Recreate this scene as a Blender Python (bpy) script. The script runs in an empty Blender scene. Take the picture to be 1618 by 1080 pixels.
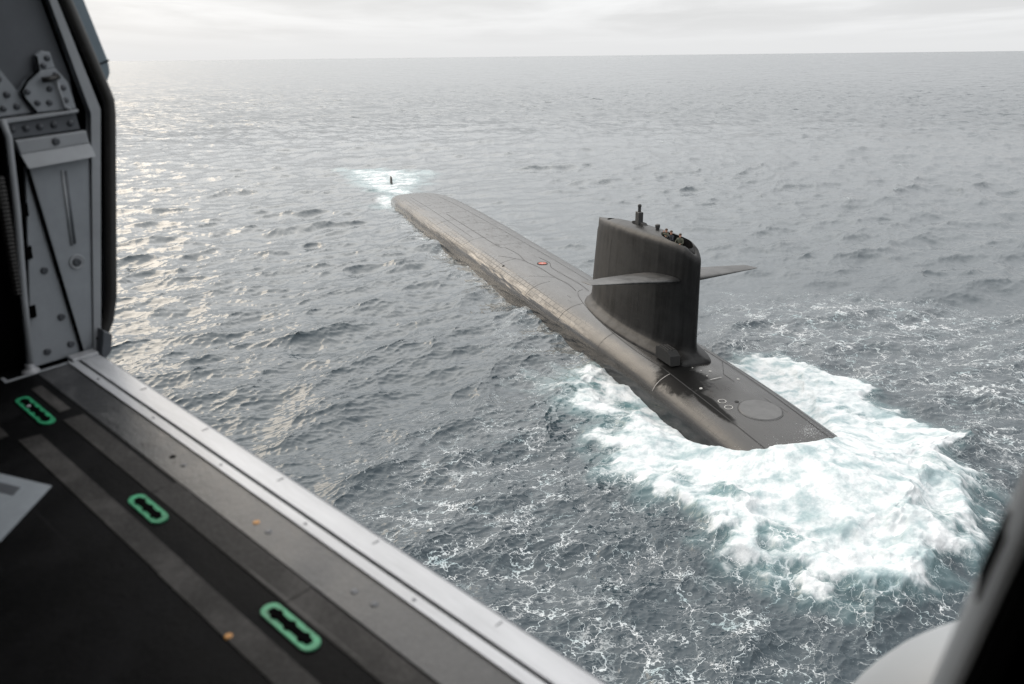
import bpy, bmesh, math, random
import numpy as np
from mathutils import Vector, Matrix
PI = math.pi
scene = bpy.context.scene
COL = scene.collection
rng = np.random.default_rng(7)
random.seed(7)

# ------------------------------------------------------------------ camera
cam_d = bpy.data.cameras.new('camera')
cam = bpy.data.objects.new('camera', cam_d)
COL.objects.link(cam)
cam_d.sensor_width = 36.0
cam_d.lens = 1300.0 / 1618.0 * 36.0
cam_d.clip_start = 0.05
cam_d.clip_end = 80000.0
CR = Vector((0.99993767, -0.00366613, -0.01054561))
CD = Vector((-0.01116469, -0.32834791, -0.94449087))
CF = Vector((0.0, 0.94454974, -0.32836838))
CAMZ = 22.0
m3 = Matrix((CR, -CD, -CF)).transposed()
cam.matrix_world = Matrix.Translation((0, 0, CAMZ)) @ m3.to_4x4()
cam_d.dof.use_dof = True
cam_d.dof.focus_distance = 60.0
cam_d.dof.aperture_fstop = 2.8
scene.camera = cam

# ------------------------------------------------------------------ world, sun, exposure
SUN_AZ = math.radians(-42.0)      # measured from +Y towards +X
SUN_EL = math.radians(29.0)
SUN_DIR = Vector((math.sin(SUN_AZ) * math.cos(SUN_EL), math.cos(SUN_AZ) * math.cos(SUN_EL), math.sin(SUN_EL)))
scene.view_settings.view_transform = 'Standard'
scene.view_settings.look = 'None'
scene.view_settings.gamma = 1.0
scene.view_settings.use_curve_mapping = False
scene.view_settings.exposure = 0.62


class NT:
    """small node-tree helper"""
    def __init__(self, tree):
        self.t = tree
        self.n = tree.nodes
        self.l = tree.links

    def node(self, typ, **kw):
        n = self.n.new(typ)
        for k, v in kw.items():
            setattr(n, k, v)
        return n

    def put(self, sock, v):
        if isinstance(v, bpy.types.NodeSocket):
            self.l.new(v, sock)
        elif v is not None:
            sock.default_value = v

    def math(self, op, a, b=None, c=None, clamp=False):
        n = self.node('ShaderNodeMath', operation=op)
        n.use_clamp = clamp
        for i, v in enumerate((a, b, c)):
            self.put(n.inputs[i], v)
        return n.outputs[0]

    def vmath(self, op, a, b=None, scale=None):
        n = self.node('ShaderNodeVectorMath', operation=op)
        self.put(n.inputs[0], a)
        self.put(n.inputs[1], b)
        if scale is not None:
            self.put(n.inputs['Scale'], scale)
        return n.outputs['Value'] if op in ('DOT_PRODUCT', 'LENGTH', 'DISTANCE') else n.outputs[0]

    def smooth(self, x, e0, e1, lo=0.0, hi=1.0):
        n = self.node('ShaderNodeMapRange', interpolation_type='SMOOTHSTEP')
        self.put(n.inputs[0], x)
        self.put(n.inputs[1], e0)
        self.put(n.inputs[2], e1)
        self.put(n.inputs[3], lo)
        self.put(n.inputs[4], hi)
        return n.outputs[0]

    def noise(self, vec, scale, detail=4.0, rough=0.55, dist=0.0, color=False):
        n = self.node('ShaderNodeTexNoise')
        self.put(n.inputs['Vector'], vec)
        n.inputs['Scale'].default_value = scale
        n.inputs['Detail'].default_value = detail
        n.inputs['Roughness'].default_value = rough
        n.inputs['Distortion'].default_value = dist
        return n.outputs['Color'] if color else n.outputs['Fac']

    def voro(self, vec, scale, feature='DISTANCE_TO_EDGE', rand=1.0):
        n = self.node('ShaderNodeTexVoronoi', feature=feature)
        self.put(n.inputs['Vector'], vec)
        n.inputs['Scale'].default_value = scale
        n.inputs['Randomness'].default_value = rand
        return n.outputs['Distance']

    def mixc(self, f, a, b):
        n = self.node('ShaderNodeMix', data_type='RGBA')
        self.put(n.inputs[0], f)
        self.put(n.inputs[6], a)
        self.put(n.inputs[7], b)
        return n.outputs[2]

    def mixs(self, f, a, b):
        n = self.node('ShaderNodeMixShader')
        self.put(n.inputs[0], f)
        self.l.new(a, n.inputs[1])
        self.l.new(b, n.inputs[2])
        return n.outputs[0]

    def mapping(self, vec, scale=(1, 1, 1), rot=(0, 0, 0), loc=(0, 0, 0)):
        n = self.node('ShaderNodeMapping')
        self.put(n.inputs['Vector'], vec)
        n.inputs['Scale'].default_value = scale
        n.inputs['Rotation'].default_value = rot
        n.inputs['Location'].default_value = loc
        return n.outputs[0]

    def attr(self, name):
        return self.node('ShaderNodeAttribute', attribute_name=name).outputs['Fac']


def rgba(r, g=None, b=None):
    if g is None:
        g = b = r
    return (r, g, b, 1.0)


world = bpy.data.worlds.new('World')
scene.world = world
world.use_nodes = True
world.node_tree.nodes.clear()
w = NT(world.node_tree)
wout = w.node('ShaderNodeOutputWorld')
sky = w.node('ShaderNodeTexSky', sky_type='NISHITA')
sky.sun_disc = False
sky.sun_elevation = SUN_EL
sky.sun_rotation = SUN_AZ
sky.air_density = 1.0
sky.dust_density = 3.0
tc = w.node('ShaderNodeTexCoord').outputs['Generated']
sep = w.node('ShaderNodeSeparateXYZ')
w.put(sep.inputs[0], tc)
upz = w.math('MAXIMUM', sep.outputs[2], 0.0)
# overcast deck: clouds projected on a plane high above, brighter overhead (CIE overcast)
den = w.math('ADD', upz, 0.035)
proj = w.node('ShaderNodeCombineXYZ')
w.put(proj.inputs[0], w.math('DIVIDE', sep.outputs[0], den))
w.put(proj.inputs[1], w.math('DIVIDE', sep.outputs[1], den))
pv = w.mapping(proj.outputs[0], scale=(0.42, 0.20, 1.0), loc=(3.1, 1.7, 0.0))
cl = w.noise(pv, 1.0, 7.0, 0.56, 0.3)
cl2 = w.noise(w.mapping(proj.outputs[0], scale=(0.16, 0.09, 1.0), loc=(0.7, 5.2, 0.0)), 1.0, 4.0, 0.5)
cloud = w.math('ADD', w.math('MULTIPLY', cl, 0.55), w.math('MULTIPLY', cl2, 0.45))
cloud = w.smooth(cloud, 0.38, 0.62, 0.86, 1.09)
bands = w.noise(w.mapping(tc, scale=(1.6, 1.6, 26.0), loc=(0.0, 0.4, 1.3)), 1.0, 5.0, 0.55, 0.2)
cloud = w.math('MULTIPLY', cloud, w.smooth(bands, 0.36, 0.66, 0.965, 1.035))
# cloud contrast melts into the haze near the horizon
cloud = w.math('ADD', w.math('MULTIPLY', w.math('SUBTRACT', cloud, 1.0), w.smooth(upz, 0.002, 0.05)), 1.0)
cie = w.math('ADD', w.math('MULTIPLY', upz, 0.66), 0.54)
sd = w.vmath('DOT_PRODUCT', tc, tuple(SUN_DIR))
# veiled sun: broad pale aureole, dimmed by the thick air near the horizon
veil = w.smooth(upz, 0.06, 0.50)
glow = w.math('MULTIPLY', w.math('POWER', w.math('MAXIMUM', sd, 0.0), 2.2), veil)
glow2 = w.math('MULTIPLY', w.math('POWER', w.math('MAXIMUM', sd, 0.0), 22.0), veil)
warm = w.math('MULTIPLY', glow, 1.0, clamp=True)
col = w.mixc(warm, rgba(0.985, 0.995, 1.005), rgba(1.035, 1.0, 0.95))
lum = w.math('MULTIPLY', w.math('MULTIPLY', cie, cloud),
             w.math('ADD', w.math('ADD', w.math('MULTIPLY', glow, 2.1), w.math('MULTIPLY', glow2, 0.0)), 1.0))
bg1 = w.node('ShaderNodeBackground')
w.put(bg1.inputs[0], sky.outputs[0])
bg1.inputs[1].default_value = 0.10
bg2 = w.node('ShaderNodeBackground')
w.put(bg2.inputs[0], col)
w.put(bg2.inputs[1], lum)
w.l.new(w.mixs(0.965, bg1.outputs[0], bg2.outputs[0]), wout.inputs['Surface'])

sun_d = bpy.data.lights.new('sun', 'SUN')
sun_d.energy = 0.5
sun_d.angle = math.radians(37.0)
sun_d.color = (1.0, 0.80, 0.56)
sun = bpy.data.objects.new('sun', sun_d)
COL.objects.link(sun)
sun.rotation_euler = (-SUN_DIR).to_track_quat('-Z', 'Y').to_euler()
sun.location = SUN_DIR * 200


# ------------------------------------------------------------------ object helpers
def link(name, me, mat=None, parent=None):
    o = bpy.data.objects.new(name, me)
    COL.objects.link(o)
    if mat is not None and me is not None and not me.materials:
        me.materials.append(mat)
    if parent is not None:
        o.parent = parent
    return o


def tag(o, label=None, cat=None, group=None, kind=None):
    if label: o['label'] = label
    if cat: o['category'] = cat
    if group: o['group'] = group
    if kind: o['kind'] = kind
    return o


def empty(name, loc, rot=None):
    o = bpy.data.objects.new(name, None)
    COL.objects.link(o)
    o.location = loc
    o.empty_display_size = 0.2
    if rot is not None:
        o.rotation_mode = 'QUATERNION'
        o.rotation_quaternion = rot
    return o


def mesh(name, verts, faces, smooth=False):
    me = bpy.data.meshes.new(name)
    me.from_pydata([tuple(v) for v in verts], [], faces)
    me.update()
    bm = bmesh.new(); bm.from_mesh(me)
    bmesh.ops.recalc_face_normals(bm, faces=bm.faces)
    bm.to_mesh(me); bm.free()
    if smooth:
        me.polygons.foreach_set('use_smooth', [True] * len(me.polygons))
    return me


def bm_mesh(name, bm, smooth=False, recalc=True):
    if recalc:
        bmesh.ops.recalc_face_normals(bm, faces=bm.faces)
    me = bpy.data.meshes.new(name)
    bm.to_mesh(me); bm.free()
    if smooth:
        me.polygons.foreach_set('use_smooth', [True] * len(me.polygons))
    return me


def smooth_by_angle(me, deg=35):
    me.polygons.foreach_set('use_smooth', [True] * len(me.polygons))
    bm = bmesh.new(); bm.from_mesh(me)
    for e in bm.edges:
        if len(e.link_faces) == 2 and e.calc_face_angle(0) > math.radians(deg):
            e.smooth = False
    bm.to_mesh(me); bm.free()


def add_box(bm, x0, x1, y0, y1, z0, z1, bevel=0.0):
    vs = [bm.verts.new((x, y, z)) for x in (x0, x1) for y in (y0, y1) for z in (z0, z1)]
    fs = [(0, 1, 3, 2), (4, 6, 7, 5), (0, 4, 5, 1), (2, 3, 7, 6), (0, 2, 6, 4), (1, 5, 7, 3)]
    faces = [bm.faces.new([vs[i] for i in f]) for f in fs]
    if bevel:
        es = list({e for f in faces for e in f.edges})
        bmesh.ops.bevel(bm, geom=es, offset=bevel, segments=2, affect='EDGES', profile=0.5)


def add_prism(bm, pts, axis, a, b, bevel=0.0):
    """extrude the polygon pts (list of 2-tuples) along axis 0/1/2 from a to b"""
    def mk(p, t):
        q = list(p); q.insert(axis, t); return q
    A = [bm.verts.new(mk(p, a)) for p in pts]
    B = [bm.verts.new(mk(p, b)) for p in pts]
    n = len(pts)
    fs = [bm.faces.new(A[::-1]), bm.faces.new(B)]
    for i in range(n):
        fs.append(bm.faces.new((A[i], A[(i + 1) % n], B[(i + 1) % n], B[i])))
    if bevel:
        es = list({e for f in fs[:2] for e in f.edges})
        bmesh.ops.bevel(bm, geom=es, offset=bevel, segments=2, affect='EDGES', profile=0.5)


def add_tube(bm, path, r, seg=10, caps=True):
    path = [Vector(p) for p in path]
    rings = []
    prev = None
    for i, p in enumerate(path):
        d = (path[min(i + 1, len(path) - 1)] - path[max(i - 1, 0)]).normalized()
        if prev is None:
            u = d.orthogonal().normalized()
        else:
            u = (prev - d * prev.dot(d)).normalized()
        prev = u
        v = d.cross(u)
        rr = r[i] if isinstance(r, (list, tuple)) else r
        rings.append([bm.verts.new(p + (u * math.cos(2 * PI * k / seg) + v * math.sin(2 * PI * k / seg)) * rr) for k in range(seg)])
    for a, b in zip(rings[:-1], rings[1:]):
        for k in range(seg):
            bm.faces.new((a[k], a[(k + 1) % seg], b[(k + 1) % seg], b[k]))
    if caps:
        bm.faces.new(rings[0][::-1]); bm.faces.new(rings[-1])


def add_lathe(bm, prof, centre, axis=(0, 0, 1), seg=16):
    """prof = list of (radius, height along axis)"""
    q = Vector((0, 0, 1)).rotation_difference(Vector(axis))
    c = Vector(centre)
    rings = []
    for r, h in prof:
        if r < 1e-6:
            rings.append([bm.verts.new(c + q @ Vector((0, 0, h)))])
        else:
            rings.append([bm.verts.new(c + q @ Vector((r * math.cos(2 * PI * k / seg), r * math.sin(2 * PI * k / seg), h))) for k in range(seg)])
    for a, b in zip(rings[:-1], rings[1:]):
        for k in range(seg):
            k2 = (k + 1) % seg
            if len(a) == 1 and len(b) == 1: continue
            if len(a) == 1: bm.faces.new((a[0], b[k2], b[k]))
            elif len(b) == 1: bm.faces.new((a[k], a[k2], b[0]))
            else: bm.faces.new((a[k], a[k2], b[k2], b[k]))
    if len(rings[0]) > 1: bm.faces.new(rings[0][::-1])
    if len(rings[-1]) > 1: bm.faces.new(rings[-1])


# ------------------------------------------------------------------ materials
def new_mat(name):
    m = bpy.data.materials.new(name)
    m.use_nodes = True
    m.node_tree.nodes.clear()
    t = NT(m.node_tree)
    out = t.node('ShaderNodeOutputMaterial')
    return m, t, out


def paint(name, c, rough=0.5, var=0.25, scale=3.0, metal=0.0, bump=0.0, bscale=30.0, spec=0.5, rvar=0.15, stretch=(1, 1, 1)):
    m, t, out = new_mat(name)
    p = t.node('ShaderNodeBsdfPrincipled')
    co = t.mapping(t.node('ShaderNodeTexCoord').outputs['Object'], scale=stretch)
    n = t.noise(co, scale, 6.0, 0.62)
    n2 = t.noise(co, scale * 7.3, 4.0, 0.6)
    f = t.math('ADD', t.math('MULTIPLY', n, 0.7), t.math('MULTIPLY', n2, 0.3))
    f = t.smooth(f, 0.3, 0.7)
    lo = tuple(x * (1 - var) for x in c) + (1.0,)
    hi = tuple(min(x * (1 + var), 1) for x in c) + (1.0,)
    t.put(p.inputs['Base Color'], t.mixc(f, lo, hi))
    t.put(p.inputs['Roughness'], t.math('ADD', t.math('MULTIPLY', n2, rvar), rough - rvar / 2))
    p.inputs['Metallic'].default_value = metal
    p.inputs['Specular IOR Level'].default_value = spec
    if bump:
        b = t.node('ShaderNodeBump')
        b.inputs['Strength'].default_value = bump
        b.inputs['Distance'].default_value = 0.01
        t.put(b.inputs['Height'], t.noise(co, bscale, 5.0, 0.6))
        t.put(p.inputs['Normal'], b.outputs[0])
    t.l.new(p.outputs[0], out.inputs[0])
    return m

# ------------------------------------------------------------------ submarine frame (s forward, c towards the side facing the camera, z up)
SO = np.array([12.1714, 53.1794])
SA = np.array([0.32209223, -0.94670829])
SL = np.array([-0.94670829, -0.32209223])
SUB_ROT = Matrix(((SA[0], -SL[0], 0), (SA[1], -SL[1], 0), (0, 0, 1)))   # columns a, -l, up


def to_world(s, c, z):
    return (SO[0] + SA[0] * s + SL[0] * c, SO[1] + SA[1] * s + SL[1] * c, z)


# hull: half width at the waterline and deck height along the boat
HS = np.array([-112, -105, -98, -93, -90, -86, -80, -70, -55, -40, -25, -10, 0, 5, 10, 14, 18, 22, 26, 29, 30.5])
HW = np.array([0.5, 1.1, 1.8, 2.5, 3.2, 4.0, 4.7, 4.95, 5.0, 4.6, 4.4, 3.9, 3.75, 3.75, 3.65, 3.5, 3.3, 3.0, 2.3, 1.4, 0.4])
HZ = np.array([-5.0, -3.6, -1.9, -0.4, 0.35, 1.05, 1.65, 2.05, 2.25, 2.4, 2.4, 2.32, 2.2, 1.98, 1.6, 1.2, 0.5, -0.6, -1.9, -3.2, -4.4])
HB = np.array([-6.2, -7.5, -8.3, -8.7, -8.8, -9, -9, -9, -9, -9, -9, -9, -9, -9, -9, -9, -8.8, -8.5, -7.8, -6.8, -5.5])


def cubic(x, xs, ys):
    """smooth interpolation (finite-difference hermite)"""
    x = np.asarray(x, float)
    d = np.gradient(ys, xs)
    i = np.clip(np.searchsorted(xs, x) - 1, 0, len(xs) - 2)
    h = xs[i + 1] - xs[i]
    t = np.clip((x - xs[i]) / h, 0, 1)
    return ((2*t**3 - 3*t**2 + 1) * ys[i] + (t**3 - 2*t**2 + t) * h * d[i] + (-2*t**3 + 3*t**2) * ys[i+1] + (t**3 - t**2) * h * d[i+1])


# normalised upper section (c/w, z/zd) from crown to waterline
SEC_C = np.array([0.0, 0.15, 0.3, 0.45, 0.57, 0.66, 0.75, 0.83, 0.90, 0.95, 0.98, 1.0, 1.01])
SEC_Z = np.array([1.0, 0.997, 0.985, 0.96, 0.925, 0.875, 0.80, 0.71, 0.59, 0.45, 0.30, 0.09, -0.12])


def hull_z(s, c):
    """height of the upper hull surface at station s, offset c"""
    w_ = cubic(s, HS, HW); zd = cubic(s, HS, HZ)
    u = np.abs(c) / w_
    ref = np.maximum(zd, 1.0)
    return zd - ref * (1.0 - np.interp(u, SEC_C, SEC_Z))


def section(s):
    w_ = float(cubic(s, HS, HW)); zd = float(cubic(s, HS, HZ)); zb = float(cubic(s, HS, HB))
    ref = max(zd, 1.0)
    top = [(w_ * a, zd - ref * (1 - b)) for a, b in zip(SEC_C, SEC_Z)]
    c0, z0 = top[-1]
    zm = (z0 + zb) / 2 + 0.6
    wmax = c0 * 1.16
    low = []
    for k in range(1, 11):
        if k <= 4:
            t = k / 4
            low.append((c0 + (wmax - c0) * math.sin(t * PI / 2), z0 + (zm - z0) * t))
        else:
            t = (k - 4) / 6
            low.append((wmax * math.cos(t * PI / 2), zm + (zb - zm) * math.sin(t * PI / 2)))
    half = top + low          # crown -> keel on +c
    return half + [(-c, z) for c, z in half[-2:0:-1]]

def sub_paint(name, c, rough, spec, hull=True):
    m, t, out = new_mat(name)
    p = t.node('ShaderNodeBsdfPrincipled')
    oc = t.node('ShaderNodeTexCoord').outputs['Object']
    big = t.noise(t.mapping(oc, scale=(0.16, 0.5, 0.5)), 1.0, 6.0, 0.62)
    streak = t.noise(t.mapping(oc, scale=(1.2, 1.2, 0.12) if not hull else (0.5, 1.5, 0.4)), 1.0, 7.0, 0.66)
    fine = t.noise(oc, 5.0, 5.0, 0.7)
    f = t.math('ADD', t.math('MULTIPLY', big, 0.5), t.math('ADD', t.math('MULTIPLY', streak, 0.35), t.math('MULTIPLY', fine, 0.15)))
    f = t.smooth(f, 0.34, 0.66)
    base = t.mixc(f, rgba(*[x * 0.6 for x in c]), rgba(*[x * 1.5 for x in c]))
    # rusty brown bleeding in places
    rust = t.smooth(t.noise(t.mapping(oc, scale=(0.35, 0.8, 0.22), loc=(4, 2, 7)), 1.0, 6.0, 0.65), 0.56, 0.76)
    base = t.mixc(t.math('MULTIPLY', rust, 0.35), base, rgba(c[0] * 2.0, c[1] * 1.45, c[2] * 1.05))
    sp = t.node('ShaderNodeSeparateXYZ'); t.put(sp.inputs[0], t.vmath('MULTIPLY', oc, (1, -1, 1)))
    rg = t.math('ADD', t.math('MULTIPLY', streak, 0.34), rough - 0.17)
    if name == 'sail_coating':
        # coating turns black towards the front, with lighter brown streaks aft
        wn = t.math('ADD', sp.outputs[0], t.math('MULTIPLY', t.math('SUBTRACT', big, 0.5), 9.0))
        base = t.mixc(t.smooth(wn, -9.0, -3.5), base, rgba(0.004, 0.004, 0.0042))
        aft_streak = t.math('MULTIPLY', t.smooth(wn, -8.5, -12.5), t.smooth(streak, 0.40, 0.66))
        base = t.mixc(t.math('MULTIPLY', aft_streak, 0.4), base, rgba(0.038, 0.032, 0.028))
    if hull:
        # tiled rubber coating on the flanks, worn off in rows
        bt = t.node('ShaderNodeTexBrick')
        t.put(bt.inputs['Vector'], t.mapping(oc, scale=(1.0, 1.0, 1.0)))
        cx = t.node('ShaderNodeCombineXYZ')
        t.put(cx.inputs[0], sp.outputs[0]); t.put(cx.inputs[1], t.math('SUBTRACT', t.math('ABSOLUTE', sp.outputs[1]), sp.outputs[2]))
        t.put(bt.inputs['Vector'], cx.outputs[0])
        bt.inputs['Scale'].default_value = 1.0
        bt.inputs['Brick Width'].default_value = 0.9
        bt.inputs['Row Height'].default_value = 0.62
        bt.inputs['Mortar Size'].default_value = 0.035
        bt.inputs['Mortar Smooth'].default_value = 0.3
        bt.inputs['Color1'].default_value = rgba(1.0); bt.inputs['Color2'].default_value = rgba(0.84)
        bt.inputs['Mortar'].default_value = rgba(0.35)
        n = t.node('ShaderNodeMix', data_type='RGBA', blend_type='MULTIPLY')
        aft = t.smooth(sp.outputs[0], -14.0, -40.0)
        t.put(n.inputs[0], t.math('ADD', t.math('MULTIPLY', aft, 0.45), 0.12)); t.put(n.inputs[6], base); t.put(n.inputs[7], bt.outputs['Color'])
        base = n.outputs[2]
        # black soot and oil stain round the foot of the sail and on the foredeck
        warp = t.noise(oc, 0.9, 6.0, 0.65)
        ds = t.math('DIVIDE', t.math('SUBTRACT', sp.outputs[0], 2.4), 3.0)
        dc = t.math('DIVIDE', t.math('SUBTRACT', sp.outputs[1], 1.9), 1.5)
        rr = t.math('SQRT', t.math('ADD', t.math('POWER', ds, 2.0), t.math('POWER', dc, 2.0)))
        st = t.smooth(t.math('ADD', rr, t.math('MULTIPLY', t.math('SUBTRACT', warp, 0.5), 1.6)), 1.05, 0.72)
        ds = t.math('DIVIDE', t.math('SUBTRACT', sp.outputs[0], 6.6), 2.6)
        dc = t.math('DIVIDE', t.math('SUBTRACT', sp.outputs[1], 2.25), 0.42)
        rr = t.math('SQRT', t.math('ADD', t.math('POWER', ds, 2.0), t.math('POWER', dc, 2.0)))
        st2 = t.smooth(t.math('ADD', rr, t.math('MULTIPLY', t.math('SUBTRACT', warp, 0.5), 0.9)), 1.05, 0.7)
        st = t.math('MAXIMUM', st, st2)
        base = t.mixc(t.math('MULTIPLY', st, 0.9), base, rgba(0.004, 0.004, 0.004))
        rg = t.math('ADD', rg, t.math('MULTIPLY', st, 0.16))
        # darker, glossier band along the waterline, reaching higher amidships
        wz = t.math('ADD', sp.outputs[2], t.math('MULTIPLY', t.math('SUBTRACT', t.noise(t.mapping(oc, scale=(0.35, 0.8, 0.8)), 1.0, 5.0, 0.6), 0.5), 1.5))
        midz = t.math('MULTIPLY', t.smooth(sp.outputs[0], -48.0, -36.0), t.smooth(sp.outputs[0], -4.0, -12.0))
        low_band = t.smooth(t.math('SUBTRACT', wz, t.math('MULTIPLY', midz, 0.75)), 0.95, 0.55)
        base = t.mixc(t.math('MULTIPLY', low_band, 0.8), base, rgba(0.006, 0.006, 0.0065))
        rg = t.math('SUBTRACT', rg, t.math('MULTIPLY', low_band, 0.15))
        # scuffed rough missile deck
        scuff = t.smooth(t.noise(t.mapping(oc, scale=(0.8, 2.2, 1)), 1.0, 7.0, 0.72), 0.52, 0.66)
        deck = t.math('MULTIPLY', t.math('MULTIPLY', scuff, t.smooth(t.math('ABSOLUTE', t.math('ADD', sp.outputs[1], 0.6)), 2.4, 2.0)), t.smooth(sp.outputs[0], -24.0, -38.0))
        base = t.mixc(t.math('MULTIPLY', deck, 0.65), base, rgba(0.012, 0.012, 0.012))
        rg = t.math('ADD', rg, t.math('MULTIPLY', deck, 0.2))
    b = t.node('ShaderNodeBump')
    b.inputs['Strength'].default_value = 0.35
    b.inputs['Distance'].default_value = 0.05
    h = t.math('ADD', t.noise(t.mapping(oc, scale=(0.5, 1.3, 1.3)), 1.0, 5.0, 0.6), t.math('MULTIPLY', fine, 0.2))
    if hull:
        tl = t.node('ShaderNodeSeparateColor'); t.put(tl.inputs[0], bt.outputs['Color'])
        flank = t.smooth(t.math('ABSOLUTE', sp.outputs[1]), 2.6, 3.2)
        aft2 = t.math('ADD', t.math('MULTIPLY', t.smooth(sp.outputs[0], -4.0, -26.0), 0.9), 0.1)
        tw = t.math('MULTIPLY', t.math('MULTIPLY', flank, aft2), t.smooth(t.noise(t.mapping(oc, scale=(0.09, 0.6, 0.6)), 1.0, 3.0, 0.6), 0.36, 0.6))
        h = t.math('ADD', h, t.math('MULTIPLY', tl.outputs[0], t.math('MULTIPLY', tw, 3.0)))
        rg = t.math('ADD', rg, t.math('MULTIPLY', t.math('SUBTRACT', 0.9, tl.outputs[0]), t.math('MULTIPLY', tw, 0.5)))
    t.put(b.inputs['Height'], h)
    t.put(p.inputs['Base Color'], base)
    t.put(p.inputs['Roughness'], rg)
    if hull:
        t.put(p.inputs['Specular IOR Level'], t.math('MULTIPLY', t.math('ADD', t.math('SUBTRACT', 1.0, t.math('MULTIPLY', st, 0.85)), t.math('MULTIPLY', low_band, 0.9)), spec))
    else:
        t.put(p.inputs['Specular IOR Level'], t.math('MULTIPLY', t.smooth(t.math('ADD', t.math('MULTIPLY', streak, 0.6), t.math('MULTIPLY', big, 0.4)), 0.36, 0.62, 0.5, 1.3), spec))
    t.put(p.inputs['Normal'], b.outputs[0])
    t.l.new(p.outputs[0], out.inputs[0])
    return m


M = {}
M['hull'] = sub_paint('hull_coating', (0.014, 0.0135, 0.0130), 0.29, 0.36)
M['sail'] = sub_paint('sail_coating', (0.0055, 0.0053, 0.0051), 0.44, 0.20, hull=False)
M['seam'] = paint('seam_black', (0.010, 0.010, 0.010), 0.8, 0.2)
M['scuffed'] = paint('scuffed_edge', (0.22, 0.21, 0.20), 0.6, 0.3)
M['white'] = paint('white_marking', (0.30, 0.295, 0.28), 0.6, 0.2)
M['red'] = paint('red_marking', (0.32, 0.06, 0.035), 0.6, 0.2)
M['mast'] = paint('mast_black', (0.018, 0.018, 0.018), 0.55, 0.3)
M['black'] = paint('matt_black', (0.006, 0.006, 0.006), 0.85, 0.3)
M['hatch'] = paint('hatch_grey', (0.052, 0.052, 0.052), 0.5, 0.25, scale=2.0)

SUB = empty('submarine', (SO[0], SO[1], 0.0), SUB_ROT.to_quaternion())
tag(SUB, 'long black submarine running on the surface with white bow wave', 'submarine')

# --- hull
st = np.concatenate([np.linspace(-112, -78, 52), np.linspace(-77, -4, 110), np.linspace(-3.3, 30.5, 60)])
verts, faces = [], []
N = len(section(0.0))
for s in st:
    verts += [(s, c, z) for c, z in section(s)]
for i in range(len(st) - 1):
    for k in range(N):
        k2 = (k + 1) % N
        faces.append((i * N + k, i * N + k2, (i + 1) * N + k2, (i + 1) * N + k))
faces.append(tuple(range(N))[::-1]); faces.append(tuple((len(st) - 1) * N + k for k in range(N)))
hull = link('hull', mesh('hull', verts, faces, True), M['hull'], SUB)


def ribbon(pts, width, lift=0.012, closed=False, name='seam', mat='seam', parent=None):
    """thin strip lying on the hull along points (s, c)"""
    pts = [np.array(p, float) for p in pts]
    dense = []
    n = len(pts)
    for i in range(n if closed else n - 1):
        a, b = pts[i], pts[(i + 1) % n]
        k = max(1, int(np.linalg.norm(b - a) / 0.35))
        dense += [a + (b - a) * j / k for j in range(k)]
    if not closed: dense.append(pts[-1])
    vs, fs = [], []
    m = len(dense)
    for i, p in enumerate(dense):
        q0 = dense[(i - 1) % m] if closed or i else dense[0]
        q1 = dense[(i + 1) % m] if closed or i < m - 1 else dense[-1]
        d = q1 - q0; d /= max(np.linalg.norm(d), 1e-6)
        nrm = np.array([-d[1], d[0]]) * width * 0.36
        for sg in (-1, 1):
            r = p + sg * nrm
            vs.append((r[0], r[1], float(hull_z(r[0], r[1])) + lift))
    for i in range(m if closed else m - 1):
        j = (i + 1) % m
        fs.append((2 * i, 2 * i + 1, 2 * j + 1, 2 * j))
    return link(name, mesh(name, vs, fs), M[mat], parent or SUB)


def hoop(s, c0, c1, width=0.07, bend=0.0, mat='seam', lift=0.012):
    cs = np.linspace(c0, c1, 26)
    return ribbon([(s + bend * (1 - (2 * (k / 25) - 1) ** 2), c) for k, c in enumerate(cs)], width, lift, mat=mat)


def smooth_path(pts, n=8):
    P = [np.array(p, float) for p in pts]
    out = []
    for i in range(len(P) - 1):
        p0, p1, p2, p3 = P[max(i - 1, 0)], P[i], P[i + 1], P[min(i + 2, len(P) - 1)]
        for k in range(n):
            t = k / n
            out.append(0.5 * ((2 * p1) + (-p0 + p2) * t + (2 * p0 - 5 * p1 + 4 * p2 - p3) * t * t + (-p0 + 3 * p1 - 3 * p2 + p3) * t ** 3))
    out.append(P[-1])
    return out


for s in (-68.0, -55.5, -43.0, -31.5, -22.0, -14.5, -7.0):
    hoop(s, 1.6, 4.0, 0.06)
hoop(1.6, 2.35, 3.6, 0.09, mat='scuffed', lift=0.02)
ribbon(smooth_path([(0.6, 2.3), (4, 2.32), (9, 2.25), (14, 2.15)]), 0.08)
ribbon(smooth_path([(-1.5, -2.1), (3, -2.15), (9, -2.1), (14, -2.0)]), 0.07)
ribbon([(-1.0, -2.65), (14, -2.5)], 0.05)
# long seams of the missile deck
ribbon(smooth_path([(-60, 1.5), (-48, 1.55), (-38, 1.5), (-36.5, 1.0), (-33, 0.8), (-30, 1.1), (-27, 0.75), (-23, 0.7), (-20.5, 0.5), (-18, 0.7)]), 0.07)
ribbon(smooth_path([(-31, -0.7), (-28.5, -0.9), (-26.5, -0.35), (-23, -0.4), (-20, -0.5), (-17.5, -0.3)]), 0.07)
ribbon(smooth_path([(-34, 2.7), (-31.5, 1.6), (-30.0, 1.1)]), 0.06)
ribbon(smooth_path([(-25, 2.6), (-23.8, 1.5), (-23.0, 0.8)]), 0.05)
ribbon([(-78, 2.4), (-60, 2.5), (-44, 2.6)], 0.05)
ribbon([(-78, -1.6), (-60, -1.8), (-30, -1.9), (-18, -1.9)], 0.05)
for s in np.arange(-70, -34, 4.5):
    ribbon([(s, -1.7), (s + 0.3, 0.6), (s, 2.3)], 0.05)
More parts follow.
